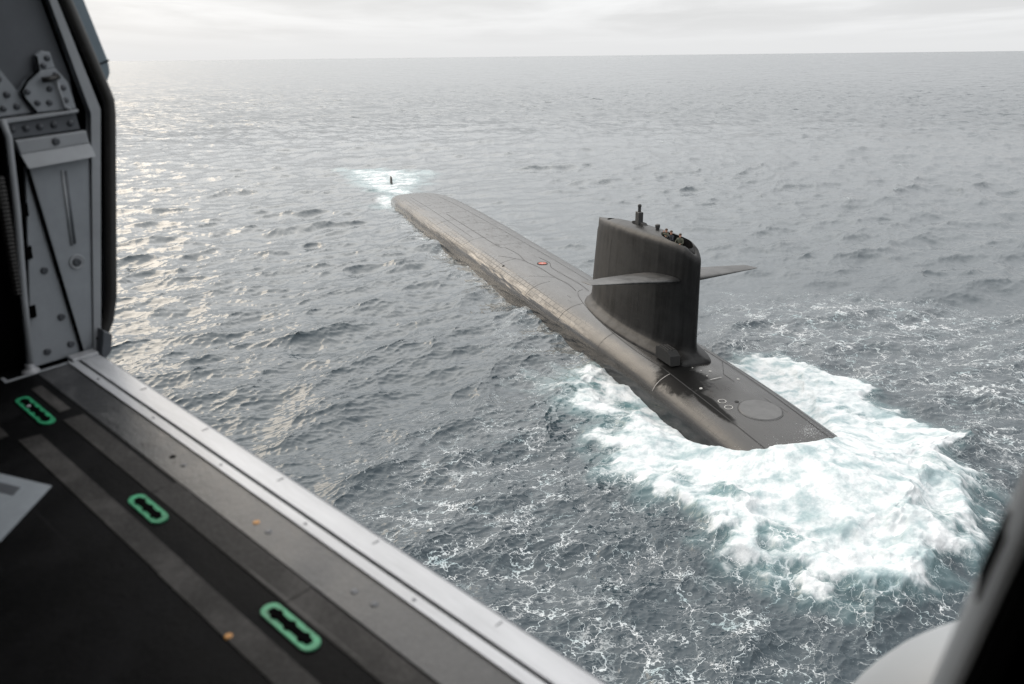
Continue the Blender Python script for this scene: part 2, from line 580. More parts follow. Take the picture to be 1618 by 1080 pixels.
# sail-foot plating edge
ribbon(smooth_path([(-18.2, 0.0), (-17.6, 0.7), (-15.5, 1.35), (-11, 2.05), (-6, 2.4), (-2, 2.45), (0.6, 2.3)]), 0.06)
ribbon([(3.2, -0.75), (4.4, -0.75)], 0.05); ribbon([(1.0, -2.05), (3.2, -0.75)], 0.04)


def disc_on_hull(name, s0, c0, r, mat, lift=0.02, r_in=0.0, seg=36, sq=1.0, parent=None):
    vs, fs = [], []
    rr = [r_in, r] if r_in else [0.001, r * 0.5, r * 0.94, r]
    for j, q in enumerate(rr):
        for k in range(seg):
            a = 2 * PI * k / seg
            s, c = s0 + q * math.cos(a), c0 + q * math.sin(a) * sq
            vs.append((s, c, float(hull_z(s, c)) + (lift if j < len(rr) - 1 or r_in else -0.01)))
    for j in range(len(rr) - 1):
        for k in range(seg):
            k2 = (k + 1) % seg
            fs.append((j * seg + k, j * seg + k2, (j + 1) * seg + k2, (j + 1) * seg + k))
    if not r_in:
        fs.append(tuple(range(seg)))
    return link(name, mesh(name, vs, fs, False), M[mat], parent or SUB)


fh = disc_on_hull('foredeck_hatch', 8.3, -0.05, 1.32, 'hatch', 0.045)
disc_on_hull('hatch_rim', 8.3, -0.05, 1.345, 'mast', 0.03, r_in=1.315, parent=fh)
disc_on_hull('marking_ring', 6.55, 1.50, 0.26, 'white', 0.02, r_in=0.215)
disc_on_hull('marking_ring', 7.35, 1.55, 0.26, 'white', 0.02, r_in=0.215)
disc_on_hull('vent_hole', 6.95, 0.72, 0.14, 'black', 0.02, seg=16)
ribbon([(3.75, 0.62), (3.65, -0.30)], 0.085, 0.05, name='white_bar', mat='white')
for s, c, r in ((2.5, -0.15, 0.10), (4.5, 1.75, 0.11), (4.1, -1.25, 0.10), (2.2, 0.35, 0.05), (1.6, 0.65, 0.05), (3.1, 0.45, 0.05)):
    disc_on_hull('white_spot', s, c, r, 'white', 0.025, seg=12)
for s, c in ((6.9, -1.35), (8.2, -1.55), (-17.3, 1.8), (-16.2, 2.2)):
    ribbon([(s, c), (s + 0.7, c)], 0.16, 0.012, name='deck_fitting', mat='hatch')
rb = disc_on_hull('rescue_marking', -28.4, -0.1, 0.50, 'red', 0.03)
disc_on_hull('marking_ring', -28.4, -0.1, 0.54, 'black', 0.04, r_in=0.42, parent=rb)
disc_on_hull('marking_centre', -28.4, -0.1, 0.12, 'white', 0.05, seg=14, parent=rb)
disc_on_hull('deck_fitting', -30.6, 3.3, 0.12, 'black', 0.06, seg=12)

# --- sail
SS0, SS1 = -15.9, 0.55


def sail_half(u):
    """half thickness (0..1) along the chord, u = 0 at the nose"""
    return (math.sqrt(max(u, 0)) * 1.55 * (1 - u) ** 0.62 * 1.12 + 0.42 * u * (1 - u)) if u < 1 else 0.0


_mx = max(sail_half(k / 200) for k in range(201))
NU = 44
UU = [0.5 * (1 - math.cos(PI * k / NU)) for k in range(NU + 1)]


def sail_ztop(s):
    return float(np.interp(s, [-16, -14, -12, -8, -4, -1.5, -0.4, 0.55], [9.20, 9.45, 9.72, 9.98, 10.12, 10.10, 9.92, 9.5]))


def sail_ring(z_or_none, half, off=0.0, s0=SS0, s1=SS1):
    """closed outline, nose -> TE along +c, back along -c; off = flare outwards"""
    L = s1 - s0
    pts = []
    for u in UU:
        t = sail_half(u) / _mx * half + off * (1 - max(0, (u - 0.9) / 0.1) * 0.55)
        s = s1 - u * L
        if off: s += off * (1 - 2 * u) * (1.0 if u < 0.5 else 0.6)
        pts.append((s, t))
    out = [(s, t) for s, t in pts]
    out += [(s, -t) for s, t in pts[-2:0:-1]]
    if not off:
        out[0] = (out[0][0], 0.0); out[NU] = (out[NU][0], 0.0)
    else:
        out[0] = (out[0][0], 0.0)
        out[NU] = (out[NU][0], 0.0)
    return out


verts, faces = [], []
rings = []
for dz, off in ((-0.9, 0.95), (-0.02, 0.76), (0.10, 0.70), (0.26, 0.42), (0.46, 0.17), (0.60, 0.08), (0.95, 0.02), (1.4, 0.0)):
    ring = sail_ring(None, 1.48, off)
    rings.append([(s, c, 2.22 + dz) for s, c in ring])
for z in (4.6, 5.6, 6.6, 7.6, 8.4):
    hf = 1.48 - 0.32 * (z - 3.9) / 5.0
    sx = 0.0 + 0.9 * (z - 3.9) / 6.0
    rings.append([(s, c, z) for s, c in sail_ring(None, hf, 0.0, SS0 + sx, SS1)])
R_ = 0.62
base_ring = sail_ring(None, 1.18, 0.0, SS0 + 0.85, SS1)
for ang in (0, 15, 30, 45, 60, 75, 90):
    a = math.radians(ang)
    ins = R_ * (1 - math.cos(a))
    ring = []
    for s, c in base_ring:
        f_ = max(0.0, 1 - ins / 1.18 * 1.0)
        near_nose = max(0.0, min(1.0, (s - (SS1 - 2.6)) / 2.6))
        ring.append((s - ins * 1.1 * near_nose * (1 if s > SS1 - 2.6 else 0), c * f_, sail_ztop(s) - R_ + R_ * math.sin(a) - (1 - f_) * 0))
    rings.append(ring)
for f_, dz in ((0.30, 0.05), (0.12, 0.07)):
    rings.append([(x, y * f_ / max(1 - R_ / 1.18, .01), z + dz * (1 - near)) for (x, y, z), near in [((p[0], p[1], p[2]), 0) for p in rings[-1 if f_ == 0.30 else -2]]])
NR = len(rings[0])
for r in rings: verts += r
for i in range(len(rings) - 1):
    for k in range(NR):
        k2 = (k + 1) % NR
        faces.append((i * NR + k, i * NR + k2, (i + 1) * NR + k2, (i + 1) * NR + k))
faces.append(tuple(range(NR))[::-1])
last = (len(rings) - 1) * NR
for k in range(NU):      # zip the top shut across the centreline
    a0, a1 = last + k, last + k + 1
    b0, b1 = last + (NR - k) % NR, last + (NR - k - 1) % NR
    f4 = []
    for q in (a0, a1, b1, b0):
        if q not in f4: f4.append(q)
    if len(f4) >= 3: faces.append(tuple(f4))
sail_me = mesh('sail', verts, faces, True)

# bridge well: cut a real pit into the sail top
cut = bmesh.new()
ov = [(-2.45 + 1.95 * math.cos(t) * (1.0 if math.cos(t) > 0 else 0.95), 0.05 + 0.62 * math.sin(t)) for t in np.linspace(0, 2 * PI, 28, endpoint=False)]
add_prism(cut, ov, 2, 8.75, 11.0)
hatches = [(-12.6, 0.1, 0.42, 0.30), (-8.2, -0.1, 0.95, 0.34)]
for hs_, hc_, ra, rb_ in hatches:
    add_prism(cut, [(hs_ + ra * math.cos(t), hc_ + rb_ * math.sin(t)) for t in np.linspace(0, 2 * PI, 18, endpoint=False)], 2, 9.2, 11.0)
cut_me = bm_mesh('cutter', cut)
cut_o = bpy.data.objects.new('cutter', cut_me); COL.objects.link(cut_o)
tmp = bpy.data.objects.new('tmp', sail_me); COL.objects.link(tmp)
md = tmp.modifiers.new('b', 'BOOLEAN'); md.object = cut_o; md.operation = 'DIFFERENCE'; md.solver = 'EXACT'
bpy.context.view_layer.update()
dg = bpy.context.evaluated_depsgraph_get()
sail_cut = bpy.data.meshes.new_from_object(tmp.evaluated_get(dg))
bpy.data.objects.remove(tmp); bpy.data.objects.remove(cut_o)
smooth_by_angle(sail_cut, 38)
sail_cut.materials.clear()
sail = link('sail', sail_cut, M['sail'], SUB)
# dark lining inside the pit
bm = bmesh.new()
inn = [(-2.45 + 1.93 * math.cos(t) * (1.0 if math.cos(t) > 0 else 0.95), 0.05 + 0.60 * math.sin(t)) for t in np.linspace(0, 2 * PI, 28, endpoint=False)]
A = [bm.verts.new((x, y, 8.78)) for x, y in inn]
B = [bm.verts.new((x, y, 9.50)) for x, y in inn]
bm.faces.new(A)
for i in range(28): bm.faces.new((A[i], A[(i + 1) % 28], B[(i + 1) % 28], B[i]))
link('bridge_lining', bm_mesh('bridge_lining', bm, recalc=False), M['black'], sail)
# masts
bm = bmesh.new()
add_box(bm, -8.55, -7.95, -0.28, 0.10, 9.3, 10.95, 0.05)
add_tube(bm, [(-8.25, -0.09, 10.9), (-8.25, -0.09, 11.35)], 0.12, 12)
add_lathe(bm, [(0.12, 0), (0.14, 0.02), (0.14, 0.16), (0.08, 0.22)], (-8.25, -0.09, 11.30), seg=12)
link('periscope_mast', bm_mesh('periscope_mast', bm), M['mast'], sail)
bm = bmesh.new()
add_prism(bm, [(-9.25, 9.6), (-7.1, 9.6), (-7.1, 9.98), (-7.6, 10.2), (-8.7, 10.22), (-9.2, 10.1)], 1, -0.36, 0.02, 0.03)
link('mast_fairing', bm_mesh('mast_fairing', bm), M['black'], sail)
bm = bmesh.new()
add_lathe(bm, [(0.14, 0), (0.14, 0.30), (0.18, 0.33), (0.18, 0.52), (0.10, 0.57)], (-5.45, -0.12, 9.95), seg=14)
link('snorkel_mast', bm_mesh('snorkel_mast', bm), M['mast'], sail)
# panel lines on the sail side and top
def sail_c(s, z):
    hf = 1.48 - 0.32 * (z - 3.9) / 5.0
    s0 = SS0 + 0.9 * (z - 3.9) / 6.0
    return sail_half((SS1 - s) / (SS1 - s0)) / _mx * hf
for s in (-10.6, -5.2):
    vs, fs = [], []
    for k in range(10):
        z = 4.3 + 4.2 * k / 9
        for dsx in (-0.025, 0.025): vs.append((s + dsx, sail_c(s + dsx, z) + 0.012, z))
    for k in range(9): fs.append((2*k, 2*k+1, 2*k+3, 2*k+2))
    link('seam', mesh('seam', vs, fs), M['seam'], sail)

# --- fairwater planes
def plane_mesh(side):
    # root inside the sail, tip outboard: s of leading edge, chord, half thickness per span station
    vs, fs = [], []
    stns = [(0.6, -0.55, 4.4, 0.33), (1.6, -0.75, 4.2, 0.30), (3.2, -1.15, 3.6, 0.21), (4.8, -1.6, 2.75, 0.13), (6.1, -1.95, 2.0, 0.08), (6.45, -2.1, 1.75, 0.05), (6.55, -2.2, 1.55, 0.015)]
    K = 14
    prof = []
    for k in range(K + 1):
        u = 0.5 * (1 - math.cos(PI * k / K)); prof.append((u, math.sqrt(u) * 1.49 * (1 - u) ** 0.85 * 1.35))
    loop = prof + [(u, -t) for u, t in prof[-2:0:-1]]
    for y, le, ch, th in stns:
        for u, t in loop: vs.append((le - u * ch, side * y, t * th + 7.42 + (0.4 - u) * ch * 0.095))
    n = len(loop)
    for i in range(len(stns) - 1):
        for k in range(n):
            k2 = (k + 1) % n
            fs.append((i * n + k, i * n + k2, (i + 1) * n + k2, (i + 1) * n + k))
    fs.append(tuple(range(n))[::-1]); fs.append(tuple((len(stns) - 1) * n + k for k in range(n)))
    return mesh('sail_plane', vs, fs, True)
M['plane'] = sub_paint('plane_coating', (0.022, 0.022, 0.022), 0.45, 0.40, hull=False)
link('sail_plane', plane_mesh(1), M['plane'], SUB)
link('sail_plane', plane_mesh(-1), M['plane'], SUB)

# --- hatch box at the foot of the sail, with a raised ribbed lid
bm = bmesh.new()
add_prism(bm, [(-1.1, 2.2), (1.05, 2.2), (0.95, 2.85), (0.55, 3.10), (-0.7, 3.14), (-1.1, 3.0)], 1, 1.25, 2.0, 0.04)
bx = link('bridge_access_box', bm_mesh('bridge_access_box', bm), M['black'], SUB)
for k in range(3):
    bm = bmesh.new(); add_box(bm, -0.6, 0.45, 1.36 + 0.22 * k, 1.44 + 0.22 * k, 3.10, 3.19, 0.01)
    link('rib', bm_mesh('rib', bm), M['mast'], bx)

# --- rudder and stern planes
vs, fs = [], []
K = 10
prof = [(0.5 * (1 - math.cos(PI * k / K))) for k in range(K + 1)]
loop = [(u, math.sqrt(u) * (1 - u) * 1.8) for u in prof]; loop = loop + [(u, -t) for u, t in loop[-2:0:-1]]
zz = [(-6.0, 4.2, 0.32), (-1.0, 2.6, 0.22), (0.9, 2.0, 0.16), (1.22, 1.85, 0.10)]
for z, ch, th in zz:
    for u, t in loop: vs.append((-104.6 - (4.2 - ch) * 0.3 - u * ch, t * th, z))
n = len(loop)
for i in range(len(zz) - 1):
    for k in range(n):
        fs.append((i * n + k, i * n + (k + 1) % n, (i + 1) * n + (k + 1) % n, (i + 1) * n + k))
fs.append(tuple(range(n))[::-1]); fs.append(tuple((len(zz) - 1) * n + k for k in range(n)))
link('rudder', mesh('rudder', vs, fs, True), M['mast'], SUB)

# meshes above are written with c towards the camera side; the boat's own Y points the other way
for o in SUB.children_recursive:
    me = o.data
    me.transform(Matrix.Scale(-1, 4, (0, 1, 0)))
    me.flip_normals()

# ------------------------------------------------------------------ crew on the bridge
M['skin'] = paint('skin', (0.42, 0.22, 0.15), 0.5, 0.1, 8)
M['hair'] = paint('hair_brown', (0.05, 0.025, 0.012), 0.7, 0.2, 20)
M['navy'] = paint('navy_cloth', (0.010, 0.011, 0.016), 0.85, 0.3, 12)
M['olive'] = paint('olive_cloth', (0.050, 0.052, 0.036), 0.85, 0.3, 12)


def person(label, s, c, turn, cloth, arm_l, arm_r, lean=0.0):
    """standing adult; arms given as elbow and hand offsets from the shoulder"""
    root = empty('person', to_world(s, c, 8.78))
    root.rotation_euler = (0, 0, turn)
    tag(root, label, 'person', 'crew on the bridge')
    J = {}
    V, E, Rr = [], [], []
    def v(p, r, par=None):
        V.append(p); Rr.append(r); i = len(V) - 1
        if par is not None: E.append((par, i))
        return i
    pel = v((0, 0, 0.95), 0.15)
    wai = v((lean * .3, 0, 1.12), 0.135, pel)
    che = v((lean * .7, 0, 1.32), 0.165, wai)
    nkb = v((lean, 0, 1.48), 0.09, che)
    nk = v((lean + .01, 0, 1.54), 0.055, nkb)
    hd = v((lean + .025, 0, 1.62), 0.085, nk)
    ht = v((lean + .03, 0, 1.72), 0.078, hd)
    hand_v = []
    for sg, (el, ha) in ((1, arm_l), (-1, arm_r)):
        sh = v((lean * .9, sg * 0.20, 1.42), 0.065, che)
        e = v((lean * .9 + el[0], sg * (0.20 + el[1]), 1.42 + el[2]), 0.048, sh)
        h = v((lean * .9 + ha[0], sg * (0.20 + ha[1]), 1.42 + ha[2]), 0.034, e)
        d = (Vector(V[h]) - Vector(V[e])).normalized()
        f = v(tuple(Vector(V[h]) + d * 0.09), 0.030, h)
        hand_v.append((V[h], V[f]))
        hp = v((0, sg * 0.10, 0.90), 0.095, pel)
        kn = v((0.03, sg * 0.11, 0.48), 0.062, hp)
        an = v((0.0, sg * 0.11, 0.09), 0.045, kn)
        v((0.16, sg * 0.12, 0.04), 0.035, an)
    me = bpy.data.meshes.new('p')
    me.from_pydata(V, E, []); me.update()
    o = bpy.data.objects.new('p', me); COL.objects.link(o)
    sk = o.modifiers.new('s', 'SKIN'); sk.use_smooth_shade = True
    for i, r in enumerate(Rr):
        me.skin_vertices[0].data[i].radius = (r, r)
    me.skin_vertices[0].data[0].use_root = True
    ss = o.modifiers.new('u', 'SUBSURF'); ss.levels = 1
    bpy.context.view_layer.update()
    b = bpy.data.meshes.new_from_object(o.evaluated_get(bpy.context.evaluated_depsgraph_get()))
    bpy.data.objects.remove(o)
    b.materials.clear()
    b.materials.append(M[cloth]); b.materials.append(M['skin'])
    for p in b.polygons:
        cc = p.center
        isk = cc.z > 1.545 and abs(cc.y) < 0.14 and abs(cc.x - lean) < 0.16
        for h, f in hand_v:
            if (Vector(f) - cc).length < 0.085: isk = True
        p.material_index = 1 if isk else 0
        p.use_smooth = True
    b.name = 'body'
    body = link('body', b, None, root)
    hb = bmesh.new()
    bmesh.ops.create_uvsphere(hb, u_segments=14, v_segments=9, radius=0.102)
    for q in list(hb.verts):
        if q.co.z < -0.01 - 0.5 * max(0, -q.co.x) and not (q.co.x < -0.03 and q.co.z > -0.07): q.co.z = max(q.co.z, -0.015)
        q.co.x *= 1.08
    bmesh.ops.translate(hb, verts=hb.verts, vec=(lean + 0.015, 0, 1.715))
    link('hair', bm_mesh('hair', hb, True), M['hair'], root)
    # nose and ears
    fb = bmesh.new()
    add_lathe(fb, [(0.004, 0.03), (0.014, 0.0), (0.016, -0.012), (0.0, -0.02)], (lean + 0.118, 0, 1.655), seg=8)
    link('nose', bm_mesh('nose', fb, True), M['skin'], root)
    for sg in (-1, 1):
        fb = bmesh.new()
        bmesh.ops.create_uvsphere(fb, u_segments=8, v_segments=6, radius=0.022, matrix=Matrix.Translation((lean + 0.02, sg * 0.092, 1.665)))
        link('ear', bm_mesh('ear', fb, True), M['skin'], root)
    for h, f in hand_v:
        d = (Vector(f) - Vector(h)).normalized()
        sd_ = d.orthogonal().normalized()
        fg = bmesh.new()
        for k, (ln, off) in enumerate(((0.055, -0.026), (0.068, -0.009), (0.064, 0.009), (0.050, 0.026))):
            p0 = Vector(f) + sd_ * off - d * 0.01
            add_tube(fg, [p0, p0 + d * ln * 0.5, p0 + d * ln + d.cross(sd_) * 0.015], [0.009, 0.0085, 0.006], 6)
        p0 = Vector(h) + sd_ * 0.03 + d * 0.02
        add_tube(fg, [p0, p0 + sd_ * 0.025 + d * 0.02, p0 + sd_ * 0.03 + d * 0.05], [0.011, 0.010, 0.007], 6)
        link('fingers', bm_mesh('fingers', fg, True), M['skin'], root)
    return root


# ------------------------------------------------------------------ helicopter cabin (X along the sill to the right, Y outwards, Z up; origin under the camera)
HX = Vector((0.73062466, -0.68083983, -0.05142695))
HY = Vector((0.68277932, 0.72853971, 0.05515694))
HZv = Vector((-8.64612815e-05, -7.54122768e-02, 9.97152436e-01))
HM = Matrix((HX, HY, HZv)).transposed()
HORG = Vector((0, 0, CAMZ)) - HZv * 1.2
HELI = empty('helicopter', HORG, HM.to_quaternion())
tag(HELI, 'grey helicopter cabin with open side door around the camera', 'helicopter')



def floor_mat(name, c, worn, rough, spec=0.3, relief=0.3):
    """scuffed cabin floor: blotches of wear, scratches and grit"""
    m, t, out = new_mat(name)
    p = t.node('ShaderNodeBsdfPrincipled')
    oc = t.node('ShaderNodeTexCoord').outputs['Object']
    a = t.smooth(t.noise(oc, 3.2, 7.0, 0.66, 0.5), 0.44, 0.66)
    g = t.smooth(t.noise(oc, 90.0, 4.0, 0.7), 0.35, 0.75)
    s1 = t.smooth(t.noise(t.mapping(oc, rot=(0, 0, 0.5), scale=(1.2, 34, 1)), 1.0, 3.0, 0.5), 0.70, 0.76)
    s2 = t.smooth(t.noise(t.mapping(oc, rot=(0, 0, -0.9), scale=(1.0, 28, 1), loc=(3, 1, 0)), 1.0, 3.0, 0.5), 0.71, 0.77)
    f = t.math('ADD', t.math('MULTIPLY', a, 0.6), t.math('ADD', t.math('MULTIPLY', g, 0.25), t.math('MULTIPLY', t.math('MAXIMUM', s1, s2), 0.6)), clamp=True)
    t.put(p.inputs['Base Color'], t.mixc(f, rgba(*c), rgba(*worn)))
    t.put(p.inputs['Roughness'], t.math('ADD', t.math('MULTIPLY', a, 0.2), rough))
    p.inputs['Specular IOR Level'].default_value = spec
    b = t.node('ShaderNodeBump'); b.inputs['Strength'].default_value = relief; b.inputs['Distance'].default_value = 0.012
    t.put(b.inputs['Height'], t.math('ADD', t.noise(oc, 8.0, 5.0, 0.6), t.math('MULTIPLY', g, 0.12)))
    t.put(p.inputs['Normal'], b.outputs[0])
    t.l.new(p.outputs[0], out.inputs[0])
    return m


M['floor'] = floor_mat('cabin_floor_black', (0.0022, 0.0024, 0.0028), (0.015, 0.015, 0.016), 0.6, 0.06)
M['strip'] = floor_mat('anti_skid', (0.022, 0.021, 0.0205), (0.10, 0.096, 0.093), 0.7, 0.2)
M['edge'] = floor_mat('floor_edge_grey', (0.026, 0.027, 0.029), (0.105, 0.106, 0.11), 0.34, 0.40, 0.32)
M['alu'] = paint('bare_aluminium', (0.40, 0.41, 0.43), 0.42, 0.16, 5.0, metal=0.2, bump=0.12, bscale=60, stretch=(0.4, 3, 1))
M['greypaint'] = paint('cabin_grey_paint', (0.27, 0.29, 0.315), 0.5, 0.10, 4.0)
M['greydark'] = paint('cabin_dark_grey', (0.095, 0.104, 0.118), 0.55, 0.15, 4.0)
M['light'] = paint('frame_light_grey', (0.30, 0.315, 0.335), 0.5, 0.10, 4.0)
M['bluegrey'] = paint('outer_blue_grey', (0.14, 0.18, 0.21), 0.45, 0.10, 4.0)
M['rubber'] = paint('rubber_seal', (0.022, 0.021, 0.020), 0.45, 0.2, 6.0)
M['steel'] = paint('screw_steel', (0.07, 0.075, 0.085), 0.4, 0.2, 40, metal=0.4)
M['green'] = paint('green_marking', (0.028, 0.29, 0.135), 0.5, 0.38, 26)
M['void'] = paint('cabin_black', (0.0018, 0.0018, 0.002), 0.85, 0.2, spec=0.02)
M['sponson'] = paint('fairing_grey_white', (0.31, 0.33, 0.35), 0.45, 0.04, 2.0)
M['orange'] = paint('rusty_stud', (0.55, 0.26, 0.06), 0.5, 0.3, 60)
M['plate'] = paint('plate_grey', (0.30, 0.33, 0.36), 0.5, 0.12, 10)
M['plateline'] = paint('plate_line', (0.42, 0.44, 0.46), 0.5, 0.12, 10)


def part(name, mat, build, parent=None, smooth=False, ang=None):
    bm = bmesh.new(); build(bm)
    me = bm_mesh(name, bm, smooth)
    if ang: smooth_by_angle(me, ang)
    return link(name, me, M[mat], parent or HELI)


# --- floor and what is fixed to it
floor = part('cabin_floor', 'floor', lambda b: add_box(b, -3.25, 1.2, -1.3, 0.748, -0.06, 0.0))
part('floor_edge_plate', 'edge', lambda b: add_box(b, -2.94, 1.2, 0.7485, 0.850, -0.06, 0.0015))
# worn anti-skid strips, split into lengths
def strip(x0, x1, y0, y1, skew=0.0):
    part('anti_skid_strip', 'strip', lambda b: add_prism(b, [(x0, y0), (x1, y0), (x1 + skew, y1), (x0 + skew, y1)], 2, -0.004, 0.0022))
strip(-2.50, -1.92, 0.676, 0.735, 0.008)
strip(-1.915, -1.30, 0.677, 0.744, 0.0)
strip(-1.297, 1.1, 0.676, 0.742, 0.0)
strip(-2.47, -1.60, 0.540, 0.598, 0.012)
strip(-1.597, -0.95, 0.538, 0.597, 0.0)
strip(-0.945, 1.1, 0.540, 0.597, 0.0)
strip(-2.80, -2.56, 0.688, 0.722, 0.0)
strip(-2.95, -2.52, 0.505, 0.532, 0.0)
# pale line round the foot of the jamb
part('painted_line', 'light', lambda b: (add_box(b, -2.93, -2.915, 0.648, 0.86, 0.0, 0.002), add_box(b, -2.965, -2.93, 0.648, 0.660, 0.0, 0.002)))


def stadium(x0, x1, yc, r, n=10):
    pts = []
    for k in range(n + 1):
        a = -PI / 2 + PI * k / n
        pts.append((x1 - r + r * math.cos(a), yc + r * math.sin(a)))
    for k in range(n + 1):
        a = PI / 2 + PI * k / n
        pts.append((x0 + r + r * math.cos(a), yc + r * math.sin(a)))
    return pts


def seat_fitting(x0, x1, yc, lobes):
    g = part('seat_fitting', 'green', lambda b: add_prism(b, stadium(x0, x1, yc, 0.0215), 2, -0.004, 0.0042))
    L = x1 - x0 - 0.036
    up = []
    n = 60
    for k in range(n + 1):
        t = k / n
        hw = 0.0090 + 0.0055 * max(0.0, math.cos(2 * PI * lobes * (t - 0.5))) ** 1.5
        hw *= min(1.0, math.sqrt(max(0.0, min(t, 1 - t)) / 0.03) + 0.15)
        up.append((x0 + 0.018 + L * t, hw))
    pts = [(x, yc + h) for x, h in up] + [(x, yc - h) for x, h in up[::-1]]
    part('slot', 'void', lambda b: add_prism(b, pts[::-1], 2, 0.0, 0.0056), g)
    if lobes > 3:
        part('bolt', 'alu', lambda b: add_lathe(b, [(0.006, 0), (0.006, 0.004), (0.003, 0.006)], (x0 + 0.09, yc - 0.006, 0.0045), seg=10), g)


seat_fitting(-2.755, -2.505, 0.642, 5)
seat_fitting(-1.935, -1.772, 0.638, 3)
seat_fitting(-1.322, -1.140, 0.644, 3)
for x, y, m_ in ((-1.983, 0.798, 'steel'), (-2.047, 0.799, 'void'), (-1.220, 0.798, 'steel'), (-1.156, 0.802, 'steel'), (-1.60, 0.79, 'orange'), (-1.545, 0.79, 'steel'), (-1.30, 0.545, 'orange')):
    st_ = part('floor_stud', m_, lambda b: add_lathe(b, [(0.0085, 0.0), (0.0085, 0.0022), (0.006, 0.0038), (0.003, 0.0038), (0.0, 0.003)], (x, y, 0.0), seg=14))

# --- sill: two bright aluminium rails with a dark groove
def sill_prism(y0, y1, z0, z1, bev):
    return lambda b: add_prism(b, [(y0, z0), (y1, z0), (y1, z1), (y0, z1)], 0, -2.93, -0.10, bev)
sill = part('door_sill', 'alu', sill_prism(0.8505, 0.878, -0.06, 0.006, 0.002))
part('sill_outer_rail', 'alu', lambda b: add_prism(b, [(0.8895, -0.06), (0.960, -0.06), (0.960, -0.006), (0.952, 0.002), (0.8895, 0.005)], 0, -2.93, -0.10, 0.0015), sill)
part('sill_groove', 'void', sill_prism(0.8782, 0.8893, -0.06, -0.008, 0), sill)
part('sill_lip', 'greydark', lambda b: add_prism(b, [(0.9605, -0.20), (0.968, -0.20), (0.968, -0.010), (0.9605, -0.006)], 0, -2.93, -0.10), sill)
part('sill_end_cap', 'alu', lambda b: add_box(b, -2.955, -2.905, 0.862, 0.952, 0.0, 0.016, 0.004), sill)
for x in (-2.7, -2.3, -1.9, -1.5, -1.1, -0.7):
    part('sill_screw', 'steel', lambda b: add_lathe(b, [(0.0045, 0.0), (0.0045, 0.0012), (0.0, 0.0012)], (x, 0.864, 0.006), seg=10), sill)
    part('sill_joint', 'steel', lambda b: add_box(b, x + 0.18, x + 0.1815, 0.925, 0.945, 0.002, 0.0045), sill)

# --- left door jamb: layered plates in planes across the cabin
XJ = -2.967
def plate(name, mat, pts, x0, x1, bev=0.003, parent=None):
    return part(name, mat, lambda b: add_prism(b, pts, 0, XJ + x0, XJ + x1, bev), parent)
jamb = part('door_jamb', 'void', lambda b: add_prism(b, [(0.72, -0.06), (0.985, -0.06), (1.13, 0.72), (1.135, 0.83), (1.075, 1.17), (0.96, 1.75), (0.55, 1.75), (0.55, -0.06)], 0, XJ - 0.25, XJ - 0.04))
plate('lower_panel', 'greypaint', [(0.882, 0.676), (1.087, 0.686), (0.960, 0.004), (0.747, 0.004)], -0.02, 0.0, parent=jamb)
plate('access_panel', 'greypaint', [(0.890, 0.674), (1.078, 0.682), (0.957, 0.030), (0.922, 0.012)], 0.0, 0.006, parent=jamb)
hood = part('hood_bracket', 'light', lambda b: (add_prism(b, [(0.867, 0.762), (1.086, 0.766), (1.088, 0.725), (0.872, 0.718)], 0, XJ - 0.01, XJ + 0.018, 0.004)), jamb)
bm = bmesh.new()
vs = [bm.verts.new(p) for p in ((XJ + 0.018, 0.872, 0.718), (XJ + 0.018, 1.088, 0.725), (XJ + 0.040, 1.092, 0.683), (XJ + 0.040, 0.879, 0.675), (XJ + 0.004, 0.872, 0.718), (XJ + 0.004, 1.088, 0.725), (XJ + 0.030, 1.092, 0.683), (XJ + 0.030, 0.879, 0.675))]
for f in ((0, 1, 2, 3), (7, 6, 5, 4), (0, 4, 5, 1), (1, 5, 6, 2), (2, 6, 7, 3), (3, 7, 4, 0)): bm.faces.new([vs[i] for i in f])
link('hood_lip', bm_mesh('hood_lip', bm), M['light'], jamb)
plate('rivet_strip', 'greydark', [(0.845, 0.812), (1.072, 0.824), (1.076, 0.770), (0.846, 0.765)], -0.03, -0.004, parent=jamb)
plate('ledge', 'light', [(0.838, 0.830), (1.078, 0.836), (1.074, 0.826), (0.838, 0.815)], -0.03, 0.014, parent=jamb)
plate('gusset_plate', 'greypaint', [(0.916, 0.905), (0.945, 0.935), (0.988, 0.963), (1.039, 0.967), (1.068, 0.921), (1.076, 0.838), (0.945, 0.838)], -0.03, 0.0, parent=jamb)
plate('gusset_tab', 'greypaint', [(0.990, 1.010), (1.009, 1.022), (1.035, 1.017), (1.040, 0.968), (0.985, 0.963)], -0.03, -0.005, parent=jamb)
plate('corner_plate', 'greypaint', [(0.840, 0.985), (0.878, 0.978), (0.915, 0.905), (0.942, 0.838), (0.80, 0.834)], -0.03, -0.008, parent=jamb)
plate('upper_panel', 'greydark', [(0.80, 1.60), (0.97, 1.60), (1.050, 1.17), (1.088, 0.939), (1.085, 0.840), (0.80, 0.836)], -0.045, -0.031, parent=jamb)
# flange running up the door edge
plate('frame_flange', 'light', [(0.952, 0.0), (0.981, 0.006), (1.149, 0.828), (1.084, 1.169), (0.98, 1.70), (0.955, 1.70), (1.061, 1.169), (1.118, 0.819)], -0.03, 0.012, parent=jamb)
plate('frame_web', 'void', [(0.981, 0.006), (1.007, 0.05), (1.178, 0.85), (1.105, 1.17), (1.0, 1.70), (0.98, 1.70), (1.084, 1.169), (1.149, 0.828)], -0.06, -0.02, parent=jamb)
